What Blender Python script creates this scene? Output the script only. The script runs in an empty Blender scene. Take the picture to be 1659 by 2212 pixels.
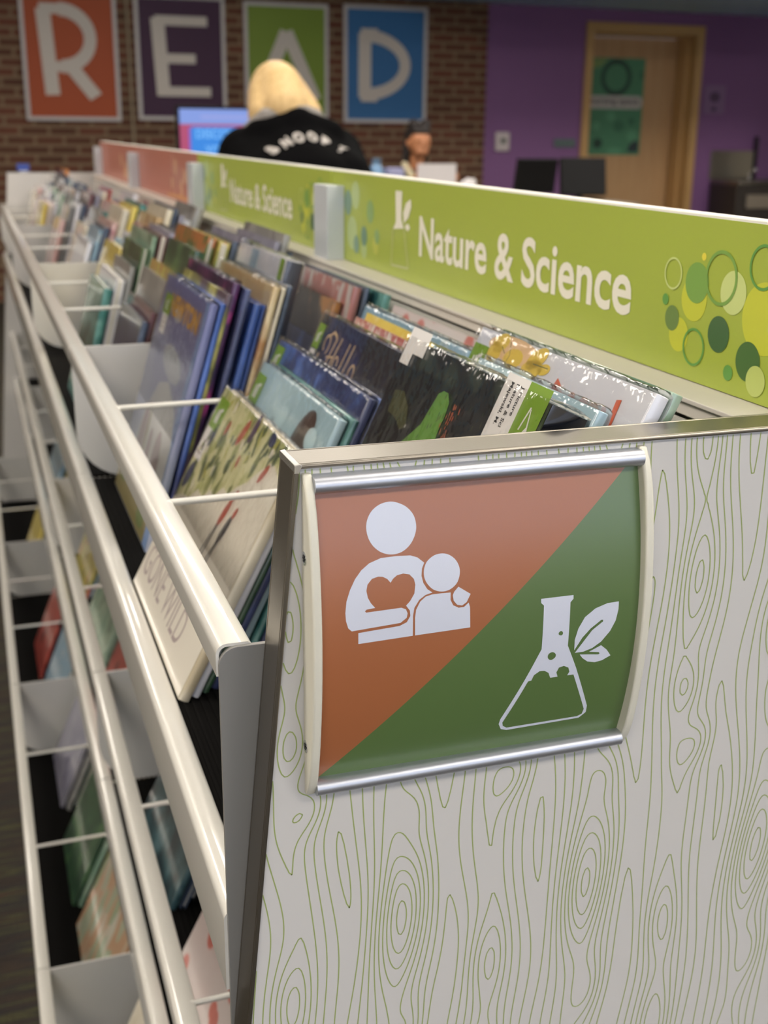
import bpy, bmesh, math, random
import numpy as np
from mathutils import Vector, Matrix, noise
from mathutils.geometry import tessellate_polygon
sc = bpy.context.scene
COL = sc.collection
R = math.radians
# ------------------------------------------------------------------ camera
cam_d = bpy.data.cameras.new('camera'); cam = bpy.data.objects.new('camera', cam_d); COL.objects.link(cam)
def cam_axes(a, b, c):
    f = Vector((math.sin(a)*math.cos(b), math.cos(a)*math.cos(b), -math.sin(b)))
    r = Vector((math.cos(a), -math.sin(a), 0)); d = f.cross(r)
    return r*math.cos(c)+d*math.sin(c), -r*math.sin(c)+d*math.cos(c), f
_r, _d, _f = cam_axes(.332461377, .313486295, -.0111483803)
cam.matrix_world = Matrix(((_r.x, -_d.x, -_f.x, 0), (_r.y, -_d.y, -_f.y, -.52), (_r.z, -_d.z, -_f.z, 1.30), (0, 0, 0, 1)))
cam_d.sensor_fit = 'HORIZONTAL'; cam_d.sensor_width = 36.0
cam_d.lens = 2552.57/1659*36
cam_d.clip_start = .02
cam_d.dof.use_dof = True; cam_d.dof.focus_distance = .605; cam_d.dof.aperture_fstop = 15.0
sc.camera = cam
# ------------------------------------------------------------------ light and exposure
LAMP = 11.0            # ceiling troffer emission
EXPO = 0.7
sc.view_settings.view_transform = 'Standard'; sc.view_settings.look = 'None'
sc.view_settings.gamma = 1; sc.view_settings.use_curve_mapping = False
sc.view_settings.exposure = EXPO
w = bpy.data.worlds.new('world'); sc.world = w; w.use_nodes = True
w.node_tree.nodes['Background'].inputs[0].default_value = (.9, .93, 1, 1)
w.node_tree.nodes['Background'].inputs[1].default_value = .25
# ------------------------------------------------------------------ colours and materials
def lin(h):
    if isinstance(h, str):
        c = [int(h[i:i+2], 16)/255 for i in (0, 2, 4)]
    else: c = h
    return tuple(x/12.92 if x <= .04045 else ((x+.055)/1.055)**2.4 for x in c) + (1,)
MATS = {}
def mat(name, col, rough=.5, metal=0, coat=0, emit=None, es=1, spec=.5, coat_r=.08):
    if name in MATS: return MATS[name]
    m = bpy.data.materials.new(name); m.use_nodes = True
    b = m.node_tree.nodes['Principled BSDF']
    b.inputs['Base Color'].default_value = lin(col); b.inputs['Roughness'].default_value = rough
    b.inputs['Metallic'].default_value = metal; b.inputs['Coat Weight'].default_value = coat
    b.inputs['Coat Roughness'].default_value = coat_r; b.inputs['Specular IOR Level'].default_value = spec
    if emit:
        b.inputs['Emission Color'].default_value = lin(emit); b.inputs['Emission Strength'].default_value = es
    MATS[name] = m; return m
class NT:
    def __init__(s, m): s.t = m.node_tree; s.b = s.t.nodes['Principled BSDF']
    def n(s, k, **kw):
        x = s.t.nodes.new(k)
        for a, v in kw.items():
            if a.startswith('i_'):
                x.inputs[int(a[2:]) if a[2:].isdigit() else a[2:]].default_value = v
            else: setattr(x, a, v)
        return x
    def l(s, a, b): s.t.links.new(a, b)
    def ramp(s, stops, interp='LINEAR'):
        r = s.n('ShaderNodeValToRGB'); e = r.color_ramp; e.interpolation = interp
        while len(e.elements) < len(stops): e.elements.new(.5)
        for q, (p, c) in zip(e.elements, stops): q.position = p; q.color = lin(c) if isinstance(c, str) else c
        return r
    def mix(s, f, a, b):
        m = s.n('ShaderNodeMix', data_type='RGBA')
        for soc, v in ((m.inputs[0], f), (m.inputs[6], a), (m.inputs[7], b)):
            if isinstance(v, (int, float)): soc.default_value = v
            elif isinstance(v, str): soc.default_value = lin(v)
            else: s.l(v, soc)
        return m.outputs[2]
    def bump(s, h, st=.2, d=.001):
        b = s.n('ShaderNodeBump'); b.inputs['Strength'].default_value = st; b.inputs['Distance'].default_value = d
        s.l(h, b.inputs['Height']); s.l(b.outputs[0], s.b.inputs['Normal'])
def grain(m, scale=900, st=.15, d=.0003):
    t = NT(m); tc = t.n('ShaderNodeTexCoord'); n = t.n('ShaderNodeTexNoise'); n.inputs['Scale'].default_value = scale
    t.l(tc.outputs['Object'], n.inputs['Vector']); t.bump(n.outputs['Fac'], st, d); return m
# ------------------------------------------------------------------ mesh builder
S = .52
def u(x, y, z): return (x*S, (y-1)*S, z*S+1.30)
class MB:
    def __init__(s): s.v = []; s.f = []; s.m = []; s.mi = 0
    def mat(s, i): s.mi = i; return s
    def add(s, vs, fs):
        o = len(s.v); s.v += [tuple(p) for p in vs]
        for f in fs: s.f.append([i+o for i in f]); s.m.append(s.mi)
        return s
    def box(s, x0, x1, y0, y1, z0, z1, M=None):
        vs = [(x, y, z) for x in (x0, x1) for y in (y0, y1) for z in (z0, z1)]
        if M: vs = [M @ Vector(p) for p in vs]
        return s.add(vs, [(0, 1, 3, 2), (4, 6, 7, 5), (0, 4, 5, 1), (2, 3, 7, 6), (0, 2, 6, 4), (1, 5, 7, 3)])
    def ubox(s, x0, x1, y0, y1, z0, z1):
        a = u(x0, y0, z0); b = u(x1, y1, z1); return s.box(a[0], b[0], a[1], b[1], a[2], b[2])
    def prism(s, poly, a0, a1, f):
        """closed polygon (p,q) swept between a0 and a1; f(p,q,a) gives the point"""
        n = len(poly); vs = [f(p, q, a0) for p, q in poly]+[f(p, q, a1) for p, q in poly]
        tri = tessellate_polygon([[Vector((p, q, 0)) for p, q in poly]])
        fs = [tuple(t) for t in tri]+[tuple(i+n for i in reversed(t)) for t in tri]
        fs += [(i, (i+1) % n, (i+1) % n+n, i+n) for i in range(n)]
        return s.add(vs, fs)
    def sheet(s, line, t, a0, a1, f):
        """open line given a thickness t, swept"""
        pts = [Vector(p) for p in line]; L = []; Rr = []
        for i, p in enumerate(pts):
            d = (pts[min(i+1, len(pts)-1)]-pts[max(i-1, 0)]).normalized(); n = Vector((-d.y, d.x))*t/2
            L.append(p+n); Rr.append(p-n)
        poly = [tuple(p) for p in L]+[tuple(p) for p in reversed(Rr)]
        n = len(poly); k = len(pts)
        vs = [f(p, q, a0) for p, q in poly]+[f(p, q, a1) for p, q in poly]
        fs = []
        for i in range(k-1):
            j = n-1-i; fs += [(i, i+1, j-1, j), (i+n, j+n, j-1+n, i+1+n)]
        fs += [(i, i+n, (i+1) % n+n, (i+1) % n) for i in range(n)]
        return s.add(vs, fs)
    def poly(s, pts, f, h=0.0):
        tri = tessellate_polygon([[Vector((p[0], p[1], 0)) for p in pts]])
        return s.add([f(p[0], p[1], h) for p in pts], [tuple(t) for t in tri])
    def tube(s, path, rad, seg=12, caps=True):
        P = [Vector(p) for p in path]; rr = rad if isinstance(rad, (list, tuple)) else [rad]*len(P)
        up = None; vs = []
        for i, p in enumerate(P):
            d = (P[min(i+1, len(P)-1)]-P[max(i-1, 0)]).normalized()
            if up is None: up = Vector((0, 0, 1)) if abs(d.z) < .9 else Vector((1, 0, 0))
            a = d.cross(up).normalized(); b = a.cross(d).normalized(); up = b
            vs += [p+(a*math.cos(k*2*math.pi/seg)+b*math.sin(k*2*math.pi/seg))*rr[i] for k in range(seg)]
        fs = [(i*seg+k, i*seg+(k+1) % seg, (i+1)*seg+(k+1) % seg, (i+1)*seg+k) for i in range(len(P)-1) for k in range(seg)]
        if caps: fs += [tuple(reversed(range(seg))), tuple(range((len(P)-1)*seg, len(P)*seg))]
        return s.add(vs, fs)
    def lathe(s, prof, c=(0, 0, 0), seg=24, ax='z'):
        vs = []
        for r, z in prof:
            for k in range(seg):
                a = k*2*math.pi/seg; p = (r*math.cos(a), r*math.sin(a), z)
                if ax == 'y': p = (p[0], p[2], p[1])
                if ax == 'x': p = (p[2], p[0], p[1])
                vs.append((p[0]+c[0], p[1]+c[1], p[2]+c[2]))
        n = len(prof)
        fs = [(i*seg+k, i*seg+(k+1) % seg, (i+1)*seg+(k+1) % seg, (i+1)*seg+k) for i in range(n-1) for k in range(seg)]
        fs += [tuple(reversed(range(seg))), tuple(range((n-1)*seg, n*seg))]
        return s.add(vs, fs)
    def ball(s, c, r, seg=16, rings=10, M=None):
        r = r if isinstance(r, (tuple, list)) else (r, r, r); vs = []
        for i in range(rings+1):
            t = math.pi*i/rings
            for k in range(seg):
                a = 2*math.pi*k/seg; p = Vector((r[0]*math.sin(t)*math.cos(a), r[1]*math.sin(t)*math.sin(a), r[2]*math.cos(t)))
                if M: p = M @ p
                vs.append(p+Vector(c))
        fs = [(i*seg+k, (i+1)*seg+k, (i+1)*seg+(k+1) % seg, i*seg+(k+1) % seg) for i in range(rings) for k in range(seg)]
        return s.add(vs, fs)
    def text(s, body, f, width=None, height=None, h=0.0, anchor=(0, 0), bold=0.0):
        """flat lettering; width = full width, height = capital height; f(p,q,h) places it"""
        c = bpy.data.curves.new('t', 'FONT'); c.body = body; c.size = 1; c.offset = bold; c.resolution_u = 4
        o = bpy.data.objects.new('t', c); me = o.to_mesh()
        vs = [v.co.copy() for v in me.vertices]; fs = [tuple(p.vertices) for p in me.polygons]
        o.to_mesh_clear(); bpy.data.objects.remove(o); bpy.data.curves.remove(c)
        x0 = min(v.x for v in vs); x1 = max(v.x for v in vs)
        sx = width/(x1-x0) if width else 1; sy = height/.70 if height else sx
        if not width: sx = sy
        return s.add([f((v.x-x0)*sx+anchor[0], v.y*sy+anchor[1], h) for v in vs], fs)
    def build(s, name, mats, parent=None, bevel=0, smooth=None, seg=2):
        me = bpy.data.meshes.new(name)
        org = parent.matrix_world.translation if parent else Vector((0, 0, 0))
        if parent and not getattr(s, 'local', False):
            org = Vector(WORLD.get(parent.name, (0, 0, 0)))
            vs = [Vector(p)-org for p in s.v]
        else: vs = s.v
        me.from_pydata([tuple(p) for p in vs], [], s.f)
        for m in (mats if isinstance(mats, (list, tuple)) else [mats]): me.materials.append(m)
        me.polygons.foreach_set('material_index', s.m)
        bm = bmesh.new(); bm.from_mesh(me)
        if not getattr(s, 'keep', False): bmesh.ops.recalc_face_normals(bm, faces=bm.faces)
        bm.to_mesh(me); bm.free()
        if smooth is not None:
            me.shade_smooth(); me.set_sharp_from_angle(angle=R(smooth))
        o = bpy.data.objects.new(name, me); COL.objects.link(o)
        if parent: o.parent = parent
        if bevel:
            b = o.modifiers.new('bevel', 'BEVEL'); b.width = bevel; b.segments = seg; b.limit_method = 'ANGLE'; b.angle_limit = R(40)
        WORLD[o.name] = tuple(org)
        return o
WORLD = {}
def tag(o, label=None, cat=None, group=None, kind=None):
    if label: o['label'] = label
    if cat: o['category'] = cat
    if group: o['group'] = group
    if kind: o['kind'] = kind
    return o
def thing(name, loc, label, cat, group=None):
    o = bpy.data.objects.new(name, None); COL.objects.link(o); o.location = loc; o.empty_display_size = .05
    WORLD[o.name] = tuple(loc); return tag(o, label, cat, group)
def arc(cx, cy, r, a0, a1, n=6):
    return [(cx+r*math.cos(R(a0+(a1-a0)*i/n)), cy+r*math.sin(R(a0+(a1-a0)*i/n))) for i in range(n+1)]
# ------------------------------------------------------------------ palette
white_metal = mat('white_powder_coat', 'DEDBD2', .3, coat=.9, coat_r=.05)
white_plate = mat('white_divider_plate', 'C8C6C0', .45, coat=.15, coat_r=.3)
steel = grain(mat('brushed_steel_trim', '857F75', .3, metal=.9), 600, .1)
alu = mat('satin_aluminium', 'C0C3CA', .42, metal=.85)
cap_m = grain(mat('beige_plastic', 'D9D5C4', .42), 700, .08)
black_mat = mat('black_rubber_mat', '0B0A09', .8, spec=.08)
chrome = mat('screw_chrome', 'CFCFCF', .18, metal=1)
dark_m = mat('dark_plastic', '171717', .4)
# ------------------------------------------------------------------ room
def structure(mb, name, m, **k): return tag(mb.build(name, m, **k), kind='structure')
brick = mat('brick_wall', '6A3A26', .85)
t = NT(brick); tc = t.n('ShaderNodeTexCoord'); mp = t.n('ShaderNodeMapping'); mp.inputs['Rotation'].default_value = (R(90), 0, 0)
br = t.n('ShaderNodeTexBrick', offset=.5); t.l(tc.outputs['Object'], mp.inputs[0]); t.l(mp.outputs[0], br.inputs['Vector'])
for k, v in (('Color1', lin('70382A')), ('Color2', lin('4C281C')), ('Mortar', lin('8E7A60'))): br.inputs[k].default_value = v
br.inputs['Scale'].default_value = 1; br.inputs['Brick Width'].default_value = .21; br.inputs['Row Height'].default_value = .068
br.inputs['Mortar Size'].default_value = .014; br.inputs['Mortar Smooth'].default_value = .2
ns = t.n('ShaderNodeTexNoise'); ns.inputs['Scale'].default_value = 3; t.l(tc.outputs['Object'], ns.inputs[0])
t.l(t.mix(.35, br.outputs['Color'], t.mix(ns.outputs[0], '32201A', '7E5A42')), t.b.inputs['Base Color'])
t.bump(br.outputs['Fac'], .5, -.004)
purple = grain(mat('purple_paint', '835A8C', .6), 300, .05)
WY = 9.08
structure(MB().box(-3.4, 4.17, WY, WY+.3, 0, 2.9), 'wall_back', brick)
pw = MB(); pw.box(4.17, 5.13, WY+.02, WY+.35, 0, 2.9); pw.box(6.18, 9.0, WY+.02, WY+.35, 0, 2.9); pw.box(5.13, 6.18, WY+.02, WY+.35, 2.14, 2.9)
structure(pw, 'wall_back_purple', purple)
paint = grain(mat('cream_paint', 'D8D2C6', .7), 200, .05)
structure(MB().box(-3.6, -3.4, -3.4, WY+.3, 0, 2.9), 'wall_left', paint)
structure(MB().box(9.0, 9.2, -3.4, WY+.35, 0, 2.9), 'wall_right', paint)
wf = MB(); wf.box(-3.6, -2.4, -3.6, -3.4, 0, 2.9); wf.box(4.6, 9.2, -3.6, -3.4, 0, 2.9); wf.box(-2.4, 4.6, -3.6, -3.4, 0, 1.0); wf.box(-2.4, 4.6, -3.6, -3.4, 2.5, 2.9)
structure(wf, 'wall_front', paint)
wn = MB(); wn.box(-2.4, 4.6, -3.54, -3.50, 1.0, 1.06); wn.box(-2.4, 4.6, -3.54, -3.50, 2.44, 2.5)
for i in range(5): wn.box(-2.4+i*1.735, -2.34+i*1.735, -3.54, -3.50, 1.06, 2.44)
structure(wn, 'window_1', mat('window_frame_grey', '8A8A88', .5))  # unseen windows, added behind the camera for cool glare on the curved sign
structure(MB().box(-3.4, 5.6, -4.3, -4.25, .2, 3.6), 'exterior_sky', mat('overcast_sky', 'DCE8FF', 1, emit='DCE8FF', es=1.1))  # glowing sheet added outside the opening to feed the cool glare
ceil = grain(mat('acoustic_tile', 'D2D0CA', .9), 120, .3)
structure(MB().box(-3.6, 9.2, -3.6, WY+.35, 2.9, 3.0), 'ceiling', ceil)
blue = mat('blue_soffit_paint', 'B4DCF6', .6)
structure(MB().box(3.2, 9.0, 6.9, WY+.02, 2.285, 2.9).box(-3.4, 3.2, 8.3, WY, 2.36, 2.9), 'trim_1', blue)
carpet = mat('carpet', '2A2420', .95)
t = NT(carpet); tc = t.n('ShaderNodeTexCoord'); mp = t.n('ShaderNodeMapping'); mp.inputs['Scale'].default_value = (3, 42, 1)
n1 = t.n('ShaderNodeTexNoise'); n1.inputs['Scale'].default_value = 1.3; n1.inputs['Detail'].default_value = 3
t.l(tc.outputs['Object'], mp.inputs[0]); t.l(mp.outputs[0], n1.inputs[0])
rp = t.ramp([(.3, '241E1A'), (.42, '4A3A2C'), (.5, '2C2A2C'), (.57, '5C5A34'), (.63, '3A2E26'), (.72, '6A4632')], 'LINEAR')
t.l(n1.outputs[0], rp.inputs[0]); n2 = t.n('ShaderNodeTexNoise'); n2.inputs['Scale'].default_value = 260; t.l(tc.outputs['Object'], n2.inputs[0])
t.l(t.mix(n2.outputs[0], rp.outputs[0], '1A1614'), t.b.inputs['Base Color']); t.bump(n2.outputs[0], .8, .004)
structure(MB().box(-3.6, 9.2, -3.6, WY+.35, -.1, 0), 'floor', carpet)
structure(MB().box(4.17, 5.02, WY+.005, WY+.02, 0, .1).box(6.26, 9.0, WY+.005, WY+.02, 0, .1), 'baseboard_back', dark_m)
# door
wood = mat('maple_door', 'C09A6C', .45, coat=.2)
t = NT(wood); tc = t.n('ShaderNodeTexCoord'); mp = t.n('ShaderNodeMapping'); mp.inputs['Scale'].default_value = (14, 14, 1.2)
n1 = t.n('ShaderNodeTexNoise'); n1.inputs['Scale'].default_value = 2; t.l(tc.outputs['Object'], mp.inputs[0]); t.l(mp.outputs[0], n1.inputs[0])
t.l(t.mix(n1.outputs[0], 'B48B5C', 'CBA67A'), t.b.inputs['Base Color'])
frame_w = mat('door_frame_wood', 'C49C64', .45, coat=.2)
dr = MB().box(5.20, 6.11, WY+.24, WY+.285, .01, 2.08)
dobj = structure(dr, 'door_1', wood, bevel=.002)
fr = MB()
fr.box(5.08, 5.15, WY-.01, WY+.3, 0, 2.18); fr.box(6.16, 6.23, WY-.01, WY+.3, 0, 2.18); fr.box(5.15, 6.16, WY-.01, WY+.3, 2.10, 2.18)
fr.box(5.15, 5.19, WY+.1, WY+.3, 0, 2.10); fr.box(6.12, 6.16, WY+.1, WY+.3, 0, 2.10); fr.box(5.19, 6.12, WY+.1, WY+.3, 2.085, 2.10)
fr.build('door_frame', frame_w, dobj, bevel=.003)
MB().tube([(5.27, WY+.24, 1.0), (5.27, WY+.19, 1.0), (5.39, WY+.185, 1.0)], .011).box(5.25, 5.29, WY+.232, WY+.24, .92, 1.08).build('door_handle', mat('nickel', 'A8A6A0', .3, metal=1), dobj, smooth=40)
# ceiling troffers
lampm = mat('troffer_diffuser', 'FFFFFF', .5, emit='FFF6EA', es=LAMP)
cnt = 0
LP = [(-1.2, .3), (1.5, .3), (4.2, .3), (-1.2, 3.0), (1.5, 3.0), (4.2, 3.0), (6.9, 3.0), (1.5, 5.6), (-1.2, 5.6), (4.2, 5.6), (6.9, 5.6), (-1.2, -2.0), (1.5, -2.0), (4.2, -2.0)]
ORD = {.3: 'above the near end of the shelves', 3.0: 'above the middle of the shelves', 5.6: 'above the service desk', -2.0: 'behind the photographer'}
for lx, ly in LP:
    cnt += 1
    tl = thing('ceiling_light', (lx, ly, 2.9), 'rectangular ceiling light %s, %s of its row' % (ORD[ly], {-1.2: 'first', 1.5: 'second', 4.2: 'third', 6.9: 'fourth'}[lx]), 'ceiling light', 'ceiling light panels')
    f = MB()
    for a in ((-.62, .62, -.32, -.30), (-.62, .62, .30, .32), (-.62, -.60, -.30, .30), (.60, .62, -.30, .30)):
        f.box(lx+a[0], lx+a[1], ly+a[2], ly+a[3], 2.875, 2.9)
    f.build('frame', mat('troffer_frame', 'E8E8E6', .5), tl)
    MB().box(lx-.6, lx+.6, ly-.3, ly+.3, 2.885, 2.895).build('diffuser', lampm, tl)
# ------------------------------------------------------------------ end panels
laminate = mat('white_laminate', 'CECBC6', .5, coat=.35, coat_r=.3)
line_green = mat('printed_green_line', 'A2B06C', .55)
F0 = [(75.2, -413, 4.6, 10, 30, .13), (80.4, -490, 2.2, 6.5, 15, .1), (13.1, -453, 2.4, 7.5, 19, .02), (23.9, -335, 2.2, 7, 10, .3),
      (15.5, -229, 2.6, 7.5, 22, .02), (14.9, -297, 2.0, 5.5, 10, .05), (72, -268, 2.4, 7, 16, -.1), (82, -345, 1.2, 6, 10, 0)]
def field(x, z):
    P, Q = 114.8, 300.0; f = 1.62*np.arcsin(.93*np.cos(2*np.pi*(x-14-3*np.sin(z/38.)-2*np.sin(z/21.+x/60.))/(P/2)))+.4*np.sin(z/33.)*np.cos(2*np.pi*x/P+1)+.55*np.sin(z/47.+1)*np.sin(2*np.pi*x/P)
    for (a, b, A, su, sz, sk) in F0:
        for k in (-1, 0, 1):
            dz = (z-b+Q/2) % Q-Q/2; du = (x-a-sk*dz+P/2) % P-P/2
            f = f+(A*np.exp(-(du**2)/(2*su*su)-(dz**2)/(2*sz*sz)) if k == 0 else 0)
    return f+.37
def contours(x0, x1, z0, z1, c):
    xs = np.arange(x0, x1+c, c); zs = np.arange(z0, z1+c, c); X, Z = np.meshgrid(xs, zs); Fv = field(X, Z); segs = []
    for lv in range(int(Fv.min())-1, int(Fv.max())+2):
        G = Fv-lv-.0001; s = G > 0
        a, b, cc, d = G[:-1, :-1], G[:-1, 1:], G[1:, 1:], G[1:, :-1]
        code = s[:-1, :-1]*1+s[:-1, 1:]*2+s[1:, 1:]*4+s[1:, :-1]*8
        for i, j in zip(*np.nonzero((code > 0) & (code < 15))):
            pts = []
            A_, B_, C_, D_ = a[i, j], b[i, j], cc[i, j], d[i, j]; x, z = xs[j], zs[i]
            if (A_ > 0) != (B_ > 0): pts.append((x+c*A_/(A_-B_), z))
            if (B_ > 0) != (C_ > 0): pts.append((x+c, z+c*B_/(B_-C_)))
            if (D_ > 0) != (C_ > 0): pts.append((x+c*D_/(D_-C_), z+c))
            if (A_ > 0) != (D_ > 0): pts.append((x, z+c*A_/(A_-D_)))
            if len(pts) >= 2: segs.append((pts[0], pts[1]))
            if len(pts) == 4: segs.append((pts[2], pts[3]))
    return segs
def xout(z): return .256+.0975*(z+.2865)
XM = .872                                    # centre plane of the double-sided run
def end_panel(ya, yb, label, side):
    root = thing('shelf_end_panel', u(XM, ya, -2.5), label, 'shelf end panel')
    L = xout(-.2865); Lb = xout(-2.5)
    poly = [(L, -.2865), (2*XM-L, -.2865), (2*XM-Lb, -2.5), (Lb, -2.5)]
    ins = [(L+.004, -.2905), (2*XM-L-.004, -.2905), (2*XM-Lb-.004, -2.49), (Lb+.004, -2.49)]
    f = lambda p, q, a: u(p, a, q)
    b = MB(); b.prism(ins, ya+.005 if side < 0 else ya, yb if side < 0 else yb-.005, f)
    if side < 0:
        b.mat(1); yy = (ya+.005-1)*S-.00012; hw = .00033
        for reg in ((90, 480, -560, -150, 1.5), (480, 860, -560, -150, 4), (20, 860, -1300, -560, 4)):
            for (p, q) in contours(*reg):
                if max(p[1], q[1]) > -.2915*520: continue
                if min(p[0], q[0])/520 < xout(max(p[1], q[1])/520)+.005 or max(p[0], q[0])/520 > 2*XM-xout(p[1]/520)-.005: continue
                dx, dz = q[0]-p[0], q[1]-p[1]; n = math.hypot(dx, dz)
                if n < 1e-6: continue
                ex, ez = dx/n*.06, dz/n*.06; nx, nz = -dz/n*hw, dx/n*hw
                P0 = ((p[0]-ex)/1000, (p[1]-ez)/1000+1.3); P1 = ((q[0]+ex)/1000, (q[1]+ez)/1000+1.3)
                b.add([(P0[0]+nx, yy, P0[1]+nz), (P1[0]+nx, yy, P1[1]+nz), (P1[0]-nx, yy, P1[1]-nz), (P0[0]-nx, yy, P0[1]-nz)], [(0, 1, 2, 3)])
    b.build('panel_board', [laminate, line_green], root)
    # U-shaped metal edging: top bar and two sloping side bars
    def bar(a, c, ia, ic, name):
        m = MB()
        m.prism([a, c, ic, ia], ya, ya+.0045, f)
        o = .006; n = Vector((c[0]-a[0], c[1]-a[1])).normalized(); w_ = Vector((-n.y, n.x))
        if (Vector(ia)-Vector(a)).dot(w_) < 0: w_ = -w_
        m.prism([a, c, tuple(Vector(c)+w_*.0035), tuple(Vector(a)+w_*.0035)], ya+.0045, yb-.0005, f)
        m.prism([a, c, ic, ia], yb-.0005, yb+.004, f)
        m.build(name, steel, root, bevel=.0007, seg=2)
    bar(poly[0], poly[1], ins[0], ins[1], 'top_edging'); bar(poly[0], poly[3], ins[0], ins[3], 'side_edging'); bar(poly[1], poly[2], ins[1], ins[2], 'side_edging')
    c = MB()
    c.prism([(L-.0012, -.2940), (L-.0004, -.2868), (L+.0045, -.2857), (L+.0062, -.2868), (L+.0030, -.2940)], ya-.0012, ya+.001, f)
    c.prism([(L-.0010, -.2930), (L-.0005, -.2866), (L+.0045, -.2858), (L+.0045, -.2866), (L+.0002, -.2872)], ya+.001, yb+.004, f)
    c.build('corner_seam', mat('bright_corner_weld', 'D8D6D0', .25, metal=.9), root, bevel=.0003)
    return root
end_panel(.985, 1.037, 'white end panel printed with green wood-grain contour lines, edged in brushed steel', -1)
end_panel(8.15, 8.20, 'plain white end panel closing the far end of the book shelves', 1)
# ------------------------------------------------------------------ shelving sections
YB = [1.04, 2.77, 4.56, 6.34, 8.145]
TIER = [(0, 0, 'top'), (0, -.82, 'middle'), (-.2, -1.665, 'bottom')]
fx = lambda p, q, a: u(p, a, q)
ORDS = ['nearest', 'second', 'third', 'farthest']
def section(k):
    y0, y1 = YB[k], YB[k+1]
    lab = ['book-browser shelving section nearest the patterned end panel, three tiers of white bins',
           'white book-browser shelving section, second along, beneath the farther green sign',
           'white book-browser shelving section, third along, beneath the larger salmon sign',
           'white book-browser shelving section at the far end, beneath the smallest salmon sign'][k]
    root = thing('shelving_section', u(.5, (y0+y1)/2, -2.5), lab, 'shelf', 'book-browser sections bolted in a row')
    for dx, dz, tn in TIER:
        # folded front rail
        pr = arc(.2005+dx, -.4895+dz, .0095, 180, 90, 6)
        line = [(.198+dx, -.5115+dz), (.191+dx, -.5115+dz)]+pr+[(.2215+dx, -.480+dz), (.2235+dx, -.4815+dz), (.2235+dx, -.4895+dz)]
        m = MB(); m.sheet(line, .0032, y0+.006, y1-.001, fx)
        m.build('front_rail', white_metal, root, smooth=50)
        # lower lip, tray floor and back
        fl = -.80+dz; bot = -.885+dz if fl > -2.4 else -2.499
        line = [(.222+dx, bot+.003), (.190+dx, bot+.003)]+arc(.200+dx, -.795+dz, .010, 180, 90, 5)+[(.2165+dx, -.785+dz), (.2195+dx, -.788+dz), (.2195+dx, fl), (.78, fl), (.785, fl+.01), (.785, -.325+dz if dz == 0 else -.36+dz)]
        m = MB(); m.sheet(line, .004, y0+.006, y1-.001, fx)
        m.build('bin_tray', white_metal, root, smooth=50)
        m = MB(); m.ubox(.2225+dx, .775, y0+.012, y1-.008, fl+.002, fl+.006)
        x = .23+dx
        while x < .42+dx:
            m.ubox(x, x+.005, y0+.012, y1-.008, fl+.006, fl+.0085); x += .0125
        m.ubox(.779, .7825, y0+.012, y1-.008, fl+.006, -.45+dz)
        m.build('ribbed_mat', black_mat, root)
        # divider or end plates
        ro = .115
        dv = [(.1935+dx, -.4995+dz)]+arc(.2055+dx, -.4925+dz, .0115, 180, 90, 4)+[(.775, -.480+dz), (.775, -.795+dz), (.31+dx, -.795+dz)]+arc(.308+dx, -.68+dz, .114, 270, 180, 8)
        m = MB(); m.prism(dv, y1-.0045, y1+.0015, fx)
        if k < 3 or True: m.build('divider', white_plate, root, bevel=.0004)
        if k == 0:
            zb = -.93 if dz == 0 else (-.93+dz if dz > -1 else -2.49)
            pl = [(.1915+dx, zb), (.1915+dx, -.5095+dz)]+arc(.2105+dx, -.5+dz, .019, 180, 90, 7)+[(.78, -.481+dz), (.78, zb)]
            m = MB(); m.prism(pl, 1.0415, 1.0475, fx); m.build('end_plate', mat('grey_end_plate', '84827E', .5, coat=.1), root, bevel=.0004)
        for q in (1, 2):
            yr = y0+(y1-y0)*q/3 - (.065 if k == 0 and q == 1 else (.035 if k == 0 else 0))
            yr = {(0, 1): 1.53, (0, 2): 2.12}.get((k, q), yr)
            m = MB(); m.tube([u(.219+dx, yr, -.4825+dz), u(.776, yr, -.4775+dz)], .0026, 10)
            m.build('divider_rod', white_metal, root, smooth=60)
    m = MB()
    m.ubox(.7856, .956, y0, y1, -.3058, -.2998); m.ubox(.790, .796, y0, y1, -.3225, -.3060)
    m.build('top_ledge', mat('cream_ledge', 'DCD5CA', .5, coat=.15, coat_r=.3), root, bevel=.0006)
    m = MB(); m.ubox(.8, .95, y0, y1, -2.49, -2.40); m.build('base_plinth', white_plate, root)
    m = MB(); m.ubox(.86, .885, y0, y1, -2.40, -.306); m.build('centre_panel', white_plate, root)
    m = MB()
    for s in (1,):
        m.ubox(.802, .8445, y1-(.012 if k < 3 else .1), y1+(.105 if k < 3 else 0), -.2995, -.128)
    m.build('sign_post', mat('pale_grey_post', 'C9CED2', .35, coat=.4), root, bevel=.0008)
    return root
for k in range(4): section(k)
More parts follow.
